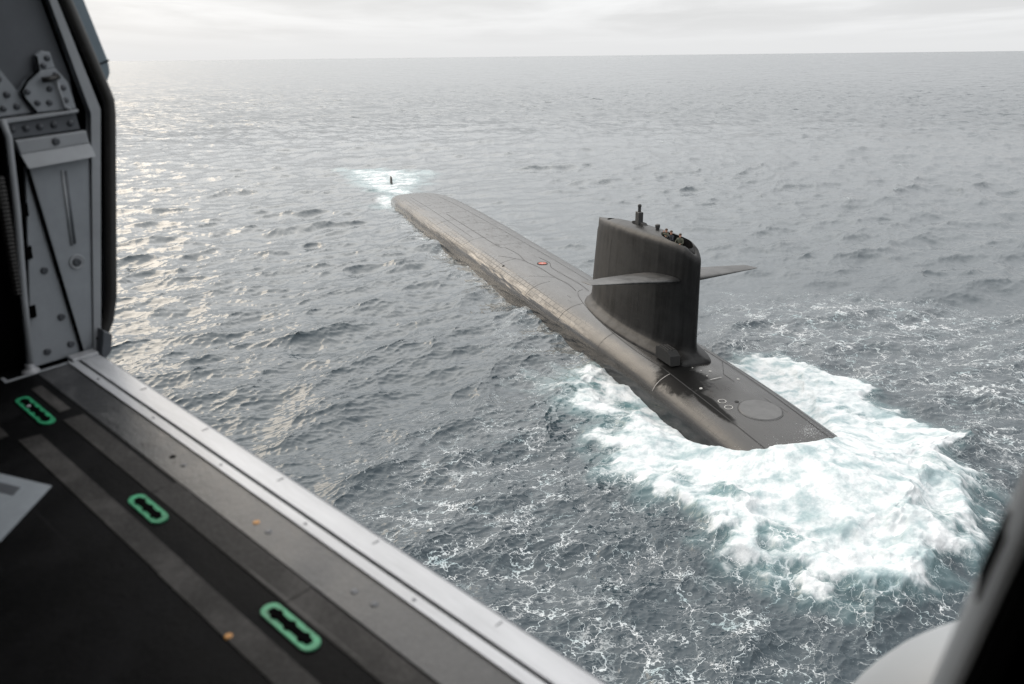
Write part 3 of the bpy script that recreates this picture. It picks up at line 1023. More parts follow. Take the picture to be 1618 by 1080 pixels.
# fat rubber seal: tube bent round the opening
def tube(name, mat, path, r, parent=None, seg=12):
    return part(name, mat, lambda b: add_tube(b, path, r, seg), parent, smooth=True)
seal_yz = [(0.985, 0.035), (1.010, 0.060), (1.035, 0.100), (1.062, 0.180), (1.125, 0.50), (1.186, 0.812), (1.190, 0.850), (1.182, 0.890), (1.119, 1.170), (1.02, 1.70)]
tube('door_seal', 'rubber', [(XJ + 0.0, y - 0.006, z) for y, z in seal_yz], 0.020, jamb)
tube('seal_bead', 'rubber', [(XJ - 0.02, y + 0.012, z + 0.002) for y, z in seal_yz], 0.011, jamb, 8)
plate('outer_frame_skin', 'greydark', [(0.99, 0.0), (1.05, 0.08), (1.08, 0.18), (1.204, 0.815), (1.198, 0.90), (1.14, 1.17), (1.03, 1.70), (1.01, 1.70), (1.12, 1.17), (1.17, 0.85), (0.97, -0.05)], -0.12, -0.03, parent=jamb)
plate('window_frame', 'bluegrey', [(1.126, 1.19), (1.175, 1.215), (1.187, 1.167), (1.229, 0.975), (1.228, 0.938), (1.216, 0.914), (1.198, 0.906), (1.190, 0.93), (1.137, 1.168)], -0.10, -0.045, 0.006, parent=jamb)
plate('window_frame_upper', 'bluegrey', [(1.02, 1.70), (1.07, 1.70), (1.172, 1.218), (1.124, 1.194)], -0.10, -0.048, 0.006, parent=jamb)
plate('window_joint', 'void', [(1.185, 0.966), (1.230, 0.980), (1.230, 0.975), (1.186, 0.961)], -0.05, -0.0435, 0, parent=jamb)
# diagonal seam, pressed slot, dimple, screws
tube('panel_edge_cord', 'void', [(XJ + 0.007, 0.884, 0.676), (XJ + 0.007, 0.918, 0.012)], 0.0055, jamb, 6)
tube('pressed_slot', 'greydark', [(XJ + 0.005, 0.996, 0.645), (XJ + 0.005, 0.973, 0.400)], 0.007, jamb, 8)
tube('slot_lip', 'light', [(XJ + 0.006, 0.987, 0.648), (XJ + 0.006, 0.964, 0.396)], 0.0055, jamb, 8)
part('dimple', 'light', lambda b: add_lathe(b, [(0.027, 0.0), (0.024, 0.006), (0.018, 0.004), (0.014, 0.0045), (0.0, 0.0045)], (XJ + 0.005, 0.967, 0.335), (1, 0, 0), 20), jamb)
part('dimple_bolt', 'steel', lambda b: add_lathe(b, [(0.015, 0.0), (0.013, 0.006), (0.006, 0.007), (0.0, 0.005)], (XJ + 0.009, 0.967, 0.335), (1, 0, 0), 16), jamb)
for y, z in ((0.862, 0.329), (0.879, 0.155), (0.809, 0.046), (0.888, 0.049), (0.984, 0.745)):
    dx = 0.018 if z > 0.7 else 0.0
    part('panel_screw', 'steel', lambda b: add_lathe(b, [(0.0125, 0.0), (0.0125, 0.003), (0.009, 0.006), (0.0, 0.006)], (XJ + dx, y, z), (1, 0, 0), 14), jamb)
for y, z in ((0.871, 0.794), (0.912, 0.793), (0.954, 0.793), (0.997, 0.794), (1.049, 0.794)):
    part('rivet', 'steel', lambda b: add_lathe(b, [(0.011, 0.0), (0.010, 0.004), (0.005, 0.007), (0.0, 0.0075)], (XJ - 0.004, y, z), (1, 0, 0), 12), jamb)
for y, z in ((0.940, 0.904), (0.962, 0.868), (0.997, 0.865), (1.007, 0.907), (1.048, 0.868), (1.022, 1.000), (1.006, 0.978), (1.049, 0.907), (1.035, 0.948)):
    part('rivet', 'steel', lambda b: add_lathe(b, [(0.0095, 0.0), (0.009, 0.004), (0.005, 0.006), (0.0, 0.0065)], (XJ + (0.0 if z < 0.96 else -0.005), y, z), (1, 0, 0), 12), jamb)
for y, z in ((0.868, 0.948), (0.882, 0.900), (0.902, 0.862), (0.862, 0.860)):
    part('rivet', 'steel', lambda b: add_lathe(b, [(0.0105, 0.0), (0.010, 0.004), (0.005, 0.006), (0.0, 0.0065)], (XJ - 0.008, y, z), (1, 0, 0), 12), jamb)
# cable clamp on the gusset
tube('clamp_handle', 'rubber', [(XJ + 0.014, 0.985, 0.936), (XJ + 0.022, 1.01, 0.938), (XJ + 0.014, 1.038, 0.944)], 0.009, jamb, 8)
tube('clamp_wire', 'light', [(XJ + 0.010, 1.030, 0.93), (XJ + 0.014, 1.032, 0.89), (XJ + 0.012, 1.036, 0.85), (XJ + 0.006, 1.055, 0.838)], 0.005, jamb, 8)
tube('cable', 'void', [(XJ + 0.004, 0.988, 1.008), (XJ + 0.006, 0.986, 0.966), (XJ + 0.008, 0.945, 0.938), (XJ + 0.008, 0.921, 0.908), (XJ + 0.008, 0.925, 0.885), (XJ + 0.006, 0.950, 0.840)], 0.0045, jamb, 6)
# stay tube at the inner side of the jamb with its foot
tube('stay_tube', 'light', [(XJ + 0.02, 0.842, 0.83), (XJ + 0.02, 0.848, 0.776), (XJ + 0.02, 0.820, 0.548), (XJ + 0.02, 0.775, 0.26), (XJ + 0.02, 0.740, 0.012)], 0.0115, jamb, 10)
part('stay_foot', 'alu', lambda b: add_lathe(b, [(0.030, 0.0), (0.028, 0.006), (0.016, 0.014), (0.013, 0.03)], (XJ + 0.02, 0.738, 0.0), seg=14), jamb)
for z, y in ((0.56, 0.838), (0.42, 0.818), (0.22, 0.785)):
    plate('panel_clip', 'void', [(y, z), (y + 0.022, z + 0.002), (y + 0.018, z - 0.04), (y - 0.004, z - 0.042)], 0.0, 0.010, parent=jamb)
# corrugated hose in the dark corner
def hose(b):
    pth, rad = [], []
    for k in range(60):
        pth.append((XJ + 0.01, 0.795 - 0.0012 * k * 0.4, 0.66 - 0.0065 * k)); rad.append(0.020 if k % 2 else 0.0155)
    add_tube(b, pth, rad, 10)
part('corrugated_hose', 'rubber', hose, jamb)
part('sill_corner_guard', 'greydark', lambda b: add_prism(b, [(0.985, 0.085), (1.012, 0.062), (0.995, 0.0), (0.968, -0.02), (0.962, 0.0)], 0, XJ + 0.0, XJ + 0.06, 0.002), jamb)

# --- the rest of the cabin shell, mostly out of view, dark lining
part('front_bulkhead', 'void', lambda b: add_box(b, -3.30, -3.251, -1.3, 0.549, -0.06, 1.75))
part('front_lining', 'void', lambda b: add_box(b, -3.05, -3.008, 0.30, 0.545, -0.0, 1.75))
part('opposite_wall', 'void', lambda b: add_box(b, -3.30, 1.25, -1.35, -1.301, -0.06, 1.75))
part('rear_bulkhead', 'void', lambda b: add_box(b, 1.201, 1.25, -1.3, 1.0, -0.06, 1.75))
part('cabin_roof', 'void', lambda b: add_box(b, -3.35, 1.3, -1.4, 0.95, 1.751, 1.80))
part('door_header', 'void', lambda b: add_box(b, -2.95, -0.10, 0.86, 0.95, 1.30, 1.75))
# --- right door post close to the camera
post = part('rear_door_post', 'void', lambda b: add_prism(b, [(-0.0725, 0.600), (-0.070, 0.580), (-0.055, 0.565), (0.0, 0.56), (0.30, 0.56), (0.30, 0.94), (-0.08, 0.94), (-0.09, 0.915), (-0.083, 0.66)], 2, -0.06, 1.75, 0.004))
part('post_flange', 'light', lambda b: add_prism(b, [(-0.104, 0.72), (-0.0935, 0.64), (-0.083, 0.603), (-0.0765, 0.595), (-0.071, 0.602), (-0.086, 0.66), (-0.095, 0.72)], 2, -0.06, 1.75, 0.002), post)
part('post_latch', 'void', lambda b: add_prism(b, [(-0.101, 0.67), (-0.093, 0.628), (-0.086, 0.628), (-0.088, 0.67)], 2, 0.745, 0.812, 0.003), post)
for o in [post] + list(post.children):
    for v_ in o.data.vertices:
        v_.co.x += (v_.co.z - 0.72) * 0.105 + 0.004
part('side_wall', 'greydark', lambda b: add_box(b, 0.301, 1.2, 0.86, 0.94, -0.06, 1.75))
# --- wheel fairing outside, under the door
bm = bmesh.new()
bmesh.ops.create_uvsphere(bm, u_segments=48, v_segments=32, radius=1.0)
for v_ in bm.verts:
    x, y, z = v_.co
    v_.co = (0.05 + x * (0.449 if x < 0 else 1.6), 1.35 + y * 0.36, -0.36 + z * 0.60)
link('wheel_fairing', bm_mesh('wheel_fairing', bm, True), M['sponson'], HELI)

# --- thin grey plate lying on the cabin floor
pr = empty('floor_plate', HORG + HM @ Vector((-2.3, 0.35, 0.0)), HM.to_quaternion())
tag(pr, 'thin grey plate with pale curved line lying on the dark cabin floor', 'plate')
def pl_part(name, mat, pts, z0, z1):
    bm = bmesh.new(); add_prism(bm, [(x + 2.3, y - 0.35) for x, y in pts], 2, z0, z1)
    return link(name, bm_mesh(name, bm), M[mat], pr)
pl_part('plate_sheet', 'plate', [(-2.60, 0.318), (-2.140, 0.513), (-1.982, 0.339), (-2.40, 0.12)], 0.0025, 0.006)
arc = [(-2.40 + 0.315 * math.cos(a), 0.30 + 0.135 * math.sin(a)) for a in np.linspace(1.35, -0.35, 20)]
arc2 = [(-2.40 + 0.298 * math.cos(a), 0.30 + 0.128 * math.sin(a)) for a in np.linspace(-0.35, 1.35, 20)]
pl_part('curved_line', 'plateline', arc + arc2, 0.0058, 0.0072)
pl_part('inset', 'greydark', [(-2.30, 0.41), (-2.19, 0.455), (-2.165, 0.428), (-2.27, 0.385)], 0.0058, 0.0068)

# ------------------------------------------------------------------ sea
def spectrum_tile(L, n, lam_min, lam_max, lam_peak, wind, spread, rms, seed, choppy=1.0):
    r = np.random.default_rng(seed)
    k1 = 2 * np.pi * np.fft.fftfreq(n, L / n)
    kx, ky = np.meshgrid(k1, k1, indexing='ij')
    k = np.sqrt(kx**2 + ky**2); k[0, 0] = 1e-6
    kp = 2 * np.pi / lam_peak
    S = np.exp(-1.25 * (kp / k) ** 2) / k ** 3.6
    S *= (k > 2 * np.pi / lam_max) * np.exp(-(k * lam_min / (2 * np.pi)) ** 4)
    cosd = (kx * wind[0] + ky * wind[1]) / k
    S *= (np.abs(cosd) ** spread) * 0.97 + 0.03
    S[0, 0] = 0
    a = (r.normal(size=(n, n)) + 1j * r.normal(size=(n, n))) * np.sqrt(S)
    h = np.fft.ifft2(a).real
    sc = rms / h.std()
    dx = np.fft.ifft2(a * 1j * kx / k).real * sc * choppy
    dy = np.fft.ifft2(a * 1j * ky / k).real * sc * choppy
    return L, h * sc, dx, dy


def sample(tile, x, y, rot):
    L, h, dx, dy = tile
    n = h.shape[0]
    cr, sr = math.cos(rot), math.sin(rot)
    u = ((cr * x + sr * y) / L * n) % n
    v = ((-sr * x + cr * y) / L * n) % n
    i = np.floor(u).astype(int); j = np.floor(v).astype(int)
    fu, fv = u - i, v - j
    i %= n; j %= n; i2 = (i + 1) % n; j2 = (j + 1) % n
    def g(f):
        return f[i, j]*(1-fu)*(1-fv) + f[i2, j]*fu*(1-fv) + f[i, j2]*(1-fu)*fv + f[i2, j2]*fu*fv
    ax, ay = g(dx), g(dy)
    return g(h), cr * ax - sr * ay, sr * ax + cr * ay


_tab = np.random.default_rng(3).random((256, 256))


def vnoise(x, y):
    i = np.floor(x).astype(int); j = np.floor(y).astype(int)
    fx, fy = x - i, y - j
    fx = fx*fx*(3-2*fx); fy = fy*fy*(3-2*fy)
    g = lambda a, b: _tab[a % 256, b % 256]
    return g(i, j)*(1-fx)*(1-fy) + g(i+1, j)*fx*(1-fy) + g(i, j+1)*(1-fx)*fy + g(i+1, j+1)*fx*fy


def fbm(x, y, o=5, gain=0.5):
    t = 0; a = 1; m = 0
    for k in range(o):
        t = t + a * vnoise(x * 2**k + 17.3 * k, y * 2**k + 9.1 * k); m += a; a *= gain
    return t / m


def sstep(x, a, b):
    t = np.clip((x - a) / (b - a), 0, 1)
    return t*t*(3-2*t)


def poly_sdf(px, py, poly):
    """signed distance, negative inside"""
    P = np.array(poly, float); n = len(P)
    d = np.full(px.shape, 1e9); inside = np.zeros(px.shape, bool)
    for i in range(n):
        a, b = P[i], P[(i + 1) % n]
        e = b - a
        wx, wy = px - a[0], py - a[1]
        t = np.clip((wx * e[0] + wy * e[1]) / (e @ e), 0, 1)
        d = np.minimum(d, (wx - e[0]*t)**2 + (wy - e[1]*t)**2)
        c1 = (a[1] <= py) & (b[1] > py); c2 = (a[1] > py) & (b[1] <= py)
        cr_ = e[0] * wy - e[1] * wx
        inside ^= (c1 & (cr_ > 0)) | (c2 & (cr_ < 0))
    d = np.sqrt(d)
    return np.where(inside, -d, d)


FOAM_POLY = [(-3.3, 2.8), (-6.0, 4.3), (-6.8, 6.5), (-5.5, 8.5), (-1.1, 8.4), (2.7, 8.7), (6.1, 10.0), (9.9, 9.8), (13.3, 9.5), (16.2, 8.6), (18.7, 8.1), (20.6, 8.1), (22.4, 7.8), (23.4, 6.9), (23.6, 5.6), (23.7, 3.6), (24.2, 2.1), (23.1, 0.3), (21.9, -2.1), (19.7, -6.1), (18.2, -7.7), (16.2, -8.5), (13.3, -9.7), (10.6, -10.0), (8.6, -9.9), (5.5, -10.7), (1.8, -11.0), (-1.3, -10.1), (-2.8, -7.9), (-1.6, -4.0)]
STERN_POLY = [(-129.8, 6.3), (-128.4, -1.9), (-118.6, -9.4), (-106.4, -6.0), (-97.9, -2.0), (-91.3, 0.6), (-84.2, 3.4), (-78.4, 4.5), (-81.7, 6.6), (-93.2, 3.4), (-104.5, 5.9)]
WEB_A = [(1.2, 20.3), (-2.5, 14.9), (-5.5, 8.5), (6.1, 9.8), (16.2, 8.6), (23.4, 6.9), (24.2, 2.1), (20.9, -4.3), (20.2, -7.5), (34.1, -12), (40.1, 6.3), (34.7, 28.2), (14.9, 26.1), (8.6, 24.4)]
WEB_B = [(-13.5, -7.1), (-17.1, -16.4), (-16.4, -24.5), (-11.4, -31.2), (-3.5, -38.2), (9.6, -38.9), (30.2, -16.9), (18.2, -7.7), (8.6, -9.9), (-1.3, -10.1), (-2.8, -4.2)]

# rows in distance (fine where the picture needs it), columns in bearing
ndeg = 40.0
inner = np.radians(np.linspace(-ndeg, ndeg, 1010))
outer_l = np.radians(np.linspace(-180, -ndeg, 70, endpoint=False))
outer_r = np.radians(np.linspace(ndeg, 180, 70))[1:]
az = np.concatenate([outer_l, inner, outer_r])
dep = np.concatenate([np.linspace(math.radians(62), math.radians(45), 16, endpoint=False),
                      np.linspace(math.radians(45), math.radians(3.2), 960, endpoint=False),
                      np.radians(3.2) * np.linspace(1, 0, 130, endpoint=False) ** 1.15])
dep = dep[dep > math.atan(CAMZ / 24000.0)]
rad = CAMZ / np.tan(dep)
rad = np.concatenate([[1.0, 5.0], rad, [26000.0, 34000.0]])
drad = np.gradient(rad)
Rg, Ag = np.meshgrid(rad, az, indexing='ij')
Sp = np.meshgrid(drad, az, indexing='ij')[0]
X = (Rg * np.sin(Ag)).ravel(); Y = (Rg * np.cos(Ag)).ravel(); D_ = Rg.ravel(); SPC = Sp.ravel()
side_cut = 1.0 - sstep(np.abs(Ag.ravel()), math.radians(ndeg), math.radians(ndeg + 6))
WIND = (math.sin(math.radians(138)), math.cos(math.radians(138)))
T1 = spectrum_tile(223.0, 1024, 2.5, 44.0, 15.0, WIND, 3.0, 0.185, 11, 1.3)
T2 = spectrum_tile(53.0, 1024, 0.32, 3.2, 1.5, WIND, 3.5, 0.0255, 12, 1.45)
T3 = spectrum_tile(17.0, 1024, 0.10, 1.0, 0.65, WIND, 2.5, 0.0130, 13, 1.3)
T4 = spectrum_tile(127.0, 1024, 1.6, 13.0, 7.0, (math.sin(math.radians(112)), math.cos(math.radians(112))), 4.0, 0.060, 14, 1.5)
Hh = np.zeros_like(X); DX = np.zeros_like(X); DY = np.zeros_like(X)
w1 = (1 - sstep(SPC, 6.0, 22.0)) ; w2 = (1 - sstep(SPC, 1.2, 4.5)) * side_cut; w3 = (1 - sstep(SPC, 0.25, 0.85)) * side_cut
w1 = w1 * (0.3 + 0.7 * side_cut)
w4 = (1 - sstep(SPC, 2.5, 10.0)) * side_cut
# sheltered slick astern on the far side
ps = (X - SO[0]) * SA[0] + (Y - SO[1]) * SA[1]
pc = (X - SO[0]) * SL[0] + (Y - SO[1]) * SL[1]
calm = 1 - 0.45 * np.exp(-((pc + 16) / 16) ** 2) * sstep(ps, -2, -18) * (1 - sstep(-ps, 70, 150))
gust = 0.55 + 0.95 * fbm(X / 55.0 + 3.0, Y / 70.0 + 8.0, 3)
for T, wt, rot, am in ((T1, w1, 0.0, calm), (T4, w4, 0.1, calm * gust), (T2, w2, 0.21, calm * gust), (T3, w3, -0.17, gust)):
    idx = np.nonzero(wt > 0.002)[0]
    h_, a_, b_ = sample(T, X[idx], Y[idx], rot)
    f_ = wt[idx] * am[idx]
    Hh[idx] += h_ * f_; DX[idx] += a_ * f_; DY[idx] += b_ * f_

# --- foam cover and wake shape around the boat
foam = np.zeros_like(X); web = np.zeros_like(X); milk = np.zeros_like(X)
near = np.nonzero((ps > -150) & (ps < 55) & (np.abs(pc) < 55))[0]
s, c = ps[near], pc[near]
xw, yw = X[near], Y[near]
wob = (fbm(s / 3.2 + 5, c / 3.2 + 2, 4) - 0.5)
wob2 = (fbm(s / 1.0 + 1, c / 1.0 + 7, 3) - 0.5)
sd1 = poly_sdf(s, c, FOAM_POLY) + wob * 5.5 + wob2 * 2.4
f1 = 1 - sstep(sd1, -2.0, 1.9)
# open holes of green water inside the foam
for hs, hc, ra, rb2, am in ((14.9, 5.9, 1.5, 1.1, 0.7), (18.9, 5.7, 1.3, 0.9, 0.75), (0.6, 5.1, 1.0, 0.6, 0.75), (4.3, 7.0, 1.1, 0.8, 0.55), (11.3, 7.2, 1.1, 0.5, 0.55), (-4.6, 6.6, 1.6, 1.0, 0.75), (-2.2, 5.6, 1.3, 0.8, 0.6), (16.5, -6.0, 1.6, 1.0, 0.4), (8.0, -7.5, 1.6, 0.9, 0.35), (20.5, -1.8, 1.6, 1.2, 0.5)):
    q = ((s - hs) / ra) ** 2 + ((c - hc) / rb2) ** 2
    f1 = f1 * (1 - am * np.exp(-q * (1 + wob * 1.5)))
sd2 = poly_sdf(s, c, STERN_POLY) + wob * 6.0 + wob2 * 1.5
f2 = (1 - sstep(sd2, -4.0, 2.0)) * 0.62
f2 = np.maximum(f2, 0.72 * np.exp(-((s + 86) / 8.0) ** 2 - ((c - 4.6 - wob * 2) / 1.7) ** 2))
f2 = np.maximum(f2, 0.70 * np.exp(-((s + 95) / 4.5) ** 2 - ((c - 0.4 - wob * 2) / 2.8) ** 2))
# thin foam where water laps the hull
hw = cubic(np.clip(s, -112, 30), HS, HW)
lap = np.exp(-np.maximum(np.abs(c) - hw, 0) / 0.75) * sstep(s, -90, -70) * (1 - sstep(s, 12, 20))
lap_amp = 0.42 + 0.58 * sstep(fbm(s / 2.2, c / 3.0 + 20, 3), 0.42, 0.66)
foam[near] = np.clip(np.maximum(np.maximum(f1, f2), lap * lap_amp * 0.6), 0, 1)
milk[near] = np.clip(np.maximum((1 - sstep(sd1, -2.0, 2.2)) * 0.9, (1 - sstep(sd2, -2, 3.0)) * 0.8), 0, 1)
wa = 1 - sstep(poly_sdf(s, c, WEB_A) + wob * 9.0, -7.0, 4.0)
wb = 1 - sstep(poly_sdf(s, c, WEB_B) + wob * 9.0, -7.0, 5.0)
wr = 1 - sstep(sd1, -1.0, 4.0)
wc_ = np.maximum(np.exp(-np.maximum(np.abs(c) - hw, 0) / 5.0) * 0.6 * sstep(s, -34, -12) * sstep(c, 0, 2), np.exp(-np.maximum(np.abs(c) - hw, 0) / 1.6) * 0.8 * sstep(s, -90, -70))
web[near] = np.clip(np.maximum(np.maximum(wa * 0.85, wb * 1.0), np.maximum(wr, wc_)), 0, 1)
# scattered small whitecaps on the steepest crests
crest = sstep(Hh, 0.33, 0.5) * (D_ < 260) * (D_ > 20)
patch = sstep(fbm(X / 4.0 + 40, Y / 4.0, 3), 0.60, 0.75)
web = np.maximum(web, crest * patch * 0.7)

# wake shape: damp the small waves under dense foam, pile water over the bow, ridge round the foam edge
dm = 1 - 0.55 * foam[near]
Hh[near] *= dm
bow = sstep(s - 0.12 * c * c * 0.9, 10.6, 14.2) if False else sstep(s + np.where(c > 0, 0.34, 0.22) * np.maximum(np.abs(c) - 1.0, 0) ** 2 + wob * 1.2, 10.5, 13.2)
mound = 1.95 * bow * np.exp(-np.maximum(s - 16.5, 0) / 5.0) * np.exp(-(c / 4.8) ** 2)
edge = np.exp(-((sd1 + 1.5) / 1.6) ** 2) * sstep(s, 8, 16) * 0.42
edge2 = np.exp(-((sd1 + 1.6) / 1.6) ** 2) * 0.30
lump = f1 * ((fbm(s / 2.6 + 3, c / 1.7, 4) - 0.5) * 0.42 + (fbm(s / 0.6, c / 0.42 + 4, 3) - 0.5) * 0.16)
train = (0.16 * np.cos(2 * np.pi * (s + 20.5) / 16.5) + 0.95 * (fbm(s / 4.2 + 2, c / 9.0, 3) - 0.5)) * np.exp(-np.maximum(np.abs(c) - 3.5, 0) / 4.0) * sstep(s, -75, -55) * (1 - sstep(s, 2, 8))
side = -0.25 * np.exp(-((s - 5) / 6) ** 2) * np.exp(-np.maximum(np.abs(c) - 3.5, 0) / 2.0)
stern = (fbm(s / 2.5, c / 2.5 + 9, 4) - 0.5) * 0.8 * f2
Hh[near] += mound + edge + edge2 + lump + train + side + stern - 0.05
LOD = 1 - w2
LOD3 = 1 - w3
nr, nc = len(rad), len(az)
V = np.empty((nr * nc, 3), np.float32)
V[:, 0] = X + DX; V[:, 1] = Y + DY; V[:, 2] = Hh
ii, jj = np.meshgrid(np.arange(nr - 1), np.arange(nc - 1), indexing='ij')
a0 = (ii * nc + jj).ravel()
Q = np.stack([a0, a0 + 1, a0 + nc + 1, a0 + nc], 1).astype(np.int32)
seam_q = np.stack([np.arange(nr - 1) * nc + nc - 1, np.arange(nr - 1) * nc, np.arange(1, nr) * nc, np.arange(1, nr) * nc + nc - 1], 1).astype(np.int32)
# the last bearing repeats the first one (180 = -180), so no stitching is needed beyond that
sea_me = bpy.data.meshes.new('sea')
sea_me.vertices.add(len(V)); sea_me.vertices.foreach_set('co', V.ravel())
sea_me.loops.add(Q.size); sea_me.loops.foreach_set('vertex_index', Q[:, ::-1].ravel())
sea_me.polygons.add(len(Q)); sea_me.polygons.foreach_set('loop_start', np.arange(0, Q.size, 4, dtype=np.int32))
sea_me.polygons.foreach_set('use_smooth', np.ones(len(Q), bool))
sea_me.update(calc_edges=True)
for nm, arr in (('foam', foam), ('web', web), ('milk', milk), ('lod', LOD), ('lod3', LOD3)):
    at = sea_me.attributes.new(nm, 'FLOAT', 'POINT')
    at.data.foreach_set('value', arr.astype(np.float32))

m, t, out = new_mat('sea_water')
geo = t.node('ShaderNodeNewGeometry')
P = t.mapping(geo.outputs['Position'], scale=(1, 1, 0.3))
Ps = t.mapping(geo.outputs['Position'], rot=(0, 0, math.radians(52)), scale=(0.48, 1.15, 0.3))
af, aw, am, al, al3 = (t.attr(n_) for n_ in ('foam', 'web', 'milk', 'lod', 'lod3'))
# lace pattern: warped cell borders at two sizes
wv = t.vmath('SUBTRACT', t.noise(P, 0.7, 4.0, 0.6, color=True), (0.5, 0.5, 0.5))
Pw = t.vmath('ADD', Ps, t.vmath('SCALE', wv, scale=2.4))
wv2 = t.vmath('SUBTRACT', t.noise(P, 3.0, 3.0, 0.6, color=True), (0.5, 0.5, 0.5))
Pw2 = t.vmath('ADD', Pw, t.vmath('SCALE', wv2, scale=0.28))
rel0 = t.vmath('SUBTRACT', geo.outputs['Position'], to_world(6.0, 0.0, 0.0))
pol0 = t.node('ShaderNodeCombineXYZ')
t.put(pol0.inputs[0], t.math('MULTIPLY', t.math('ARCTAN2', t.vmath('DOT_PRODUCT', rel0, (SL[0], SL[1], 0)), t.vmath('DOT_PRODUCT', rel0, (SA[0], SA[1], 0))), 11.0))
t.put(pol0.inputs[1], t.math('MULTIPLY', t.vmath('LENGTH', t.vmath('MULTIPLY', rel0, (1, 1, 0))), 0.30))
Pp = t.vmath('ADD', pol0.outputs[0], t.vmath('ADD', t.vmath('SCALE', wv, scale=1.5), t.vmath('SCALE', wv2, scale=0.22)))
v0 = t.voro(Pp, 1.0)
v1 = t.voro(Pw2, 0.55); v2 = t.voro(Pw2, 1.35); v3 = t.voro(Pw2, 3.6)
n1 = t.noise(P, 0.33, 5.0, 0.6); n2 = t.noise(P, 1.3, 5.0, 0.65); n3 = t.noise(P, 6.0, 4.0, 0.65)
n0 = t.noise(P, 0.11, 4.0, 0.6)
patchy = t.smooth(n0, 0.40, 0.60, 0.45, 0.95)
aw2 = t.math('MULTIPLY', aw, patchy)
amt = t.math('MULTIPLY', aw2, t.smooth(n1, 0.30, 0.62))
th1 = t.math('MULTIPLY', amt, t.math('MULTIPLY', t.smooth(n2, 0.28, 0.75), 0.10))
l1 = t.smooth(v1, 0.0, t.math('ADD', th1, 0.0005), 1.0, 0.0)
amt2 = t.math('MULTIPLY', aw2, t.smooth(n2, 0.40, 0.68))
l2 = t.smooth(v2, 0.0, t.math('ADD', t.math('MULTIPLY', amt2, 0.10), 0.0005), 1.0, 0.0)
l3 = t.math('MULTIPLY', t.smooth(v3, 0.0, t.math('ADD', t.math('MULTIPLY', amt2, 0.13), 0.0005), 1.0, 0.0), t.smooth(n1, 0.42, 0.6))
on = t.smooth(aw, 0.03, 0.25)
l0 = t.math('MULTIPLY', t.smooth(v0, 0.0, t.math('ADD', t.math('MULTIPLY', amt, t.smooth(n2, 0.3, 0.75, 0.015, 0.10)), 0.0005), 1.0, 0.0), 0.95)
lace = t.math('MULTIPLY', t.math('MAXIMUM', t.math('MAXIMUM', t.math('MAXIMUM', l0, t.math('MULTIPLY', l1, 0.42)), t.math('MULTIPLY', l2, 0.34)), t.math('MULTIPLY', l3, 0.2)), on)
# dense foam with ragged holes
# streaks drawn outwards by the bow wave
rel = t.vmath('SUBTRACT', geo.outputs['Position'], to_world(9.0, 0.0, 0.0))
rad_ = t.vmath('LENGTH', t.vmath('MULTIPLY', rel, (1, 1, 0)))
ang_ = t.math('ARCTAN2', t.vmath('DOT_PRODUCT', rel, (SL[0], SL[1], 0)), t.vmath('DOT_PRODUCT', rel, (SA[0], SA[1], 0)))
pol = t.node('ShaderNodeCombineXYZ')
t.put(pol.inputs[0], t.math('MULTIPLY', ang_, 9.0)); t.put(pol.inputs[1], t.math('MULTIPLY', rad_, 0.42))
strk = t.noise(t.vmath('ADD', pol.outputs[0], t.vmath('SCALE', wv, scale=0.9)), 1.0, 6.0, 0.62, 0.3)
cell = t.math('ADD', t.math('MULTIPLY', t.smooth(v1, 0.0, 0.45), 0.45), t.math('ADD', t.math('MULTIPLY', n2, 0.55), t.math('MULTIPLY', n3, 0.3)))
dn = t.math('SUBTRACT', t.math('MULTIPLY', af, 1.46), t.math('ADD', t.math('MULTIPLY', cell, 0.72), t.math('MULTIPLY', t.smooth(strk, 0.34, 0.68), 0.52)))
dense = t.math('MULTIPLY', t.smooth(dn, -0.08, 0.58), 0.97)
cover = t.math('MAXIMUM', dense, lace, clamp=True)
# water body
wp = t.node('ShaderNodeBsdfPrincipled')
body = t.mixc(t.math('MULTIPLY', am, 0.62), rgba(0.022, 0.034, 0.042), rgba(0.16, 0.27, 0.28))
t.put(wp.inputs['Base Color'], body)
wp.inputs['IOR'].default_value = 1.333
wp.inputs['Specular IOR Level'].default_value = 0.5
t.put(wp.inputs['Roughness'], t.math('ADD', t.math('MULTIPLY', al, 0.13), 0.07))
# ripples below the mesh resolution: tilt the normal directly so it holds at any distance
r3 = t.vmath('SUBTRACT', t.noise(t.mapping(P, rot=(0, 0, math.radians(45)), scale=(1, 2.2, 1)), 2.6, 4.0, 0.66, color=True), (0.5, 0.5, 0.5))
r2 = t.vmath('SUBTRACT', t.noise(t.mapping(P, rot=(0, 0, math.radians(45)), scale=(0.8, 1.9, 1)), 0.34, 6.0, 0.70, color=True), (0.5, 0.5, 0.5))
r1 = t.vmath('SUBTRACT', t.noise(P, 14.0, 3.0, 0.6, color=True), (0.5, 0.5, 0.5))
tilt = t.vmath('ADD', t.vmath('SCALE', r3, scale=t.math('MULTIPLY', al3, 0.50)), t.vmath('SCALE', r2, scale=t.math('MULTIPLY', al, 2.1)))
r4 = t.vmath('SUBTRACT', t.noise(t.mapping(P, rot=(0, 0, math.radians(45)), scale=(0.6, 1.5, 1)), 0.10, 5.0, 0.6, color=True), (0.5, 0.5, 0.5))
tilt = t.vmath('ADD', tilt, t.vmath('SCALE', r4, scale=t.math('MULTIPLY', al, 1.5)))
tilt = t.vmath('ADD', tilt, t.vmath('SCALE', r1, scale=0.14))
tilt = t.vmath('MULTIPLY', tilt, (1, 1, 0))
nrm = t.vmath('NORMALIZE', t.vmath('ADD', geo.outputs['Normal'], tilt))
t.put(wp.inputs['Normal'], nrm)
fb = t.node('ShaderNodeBsdfPrincipled')
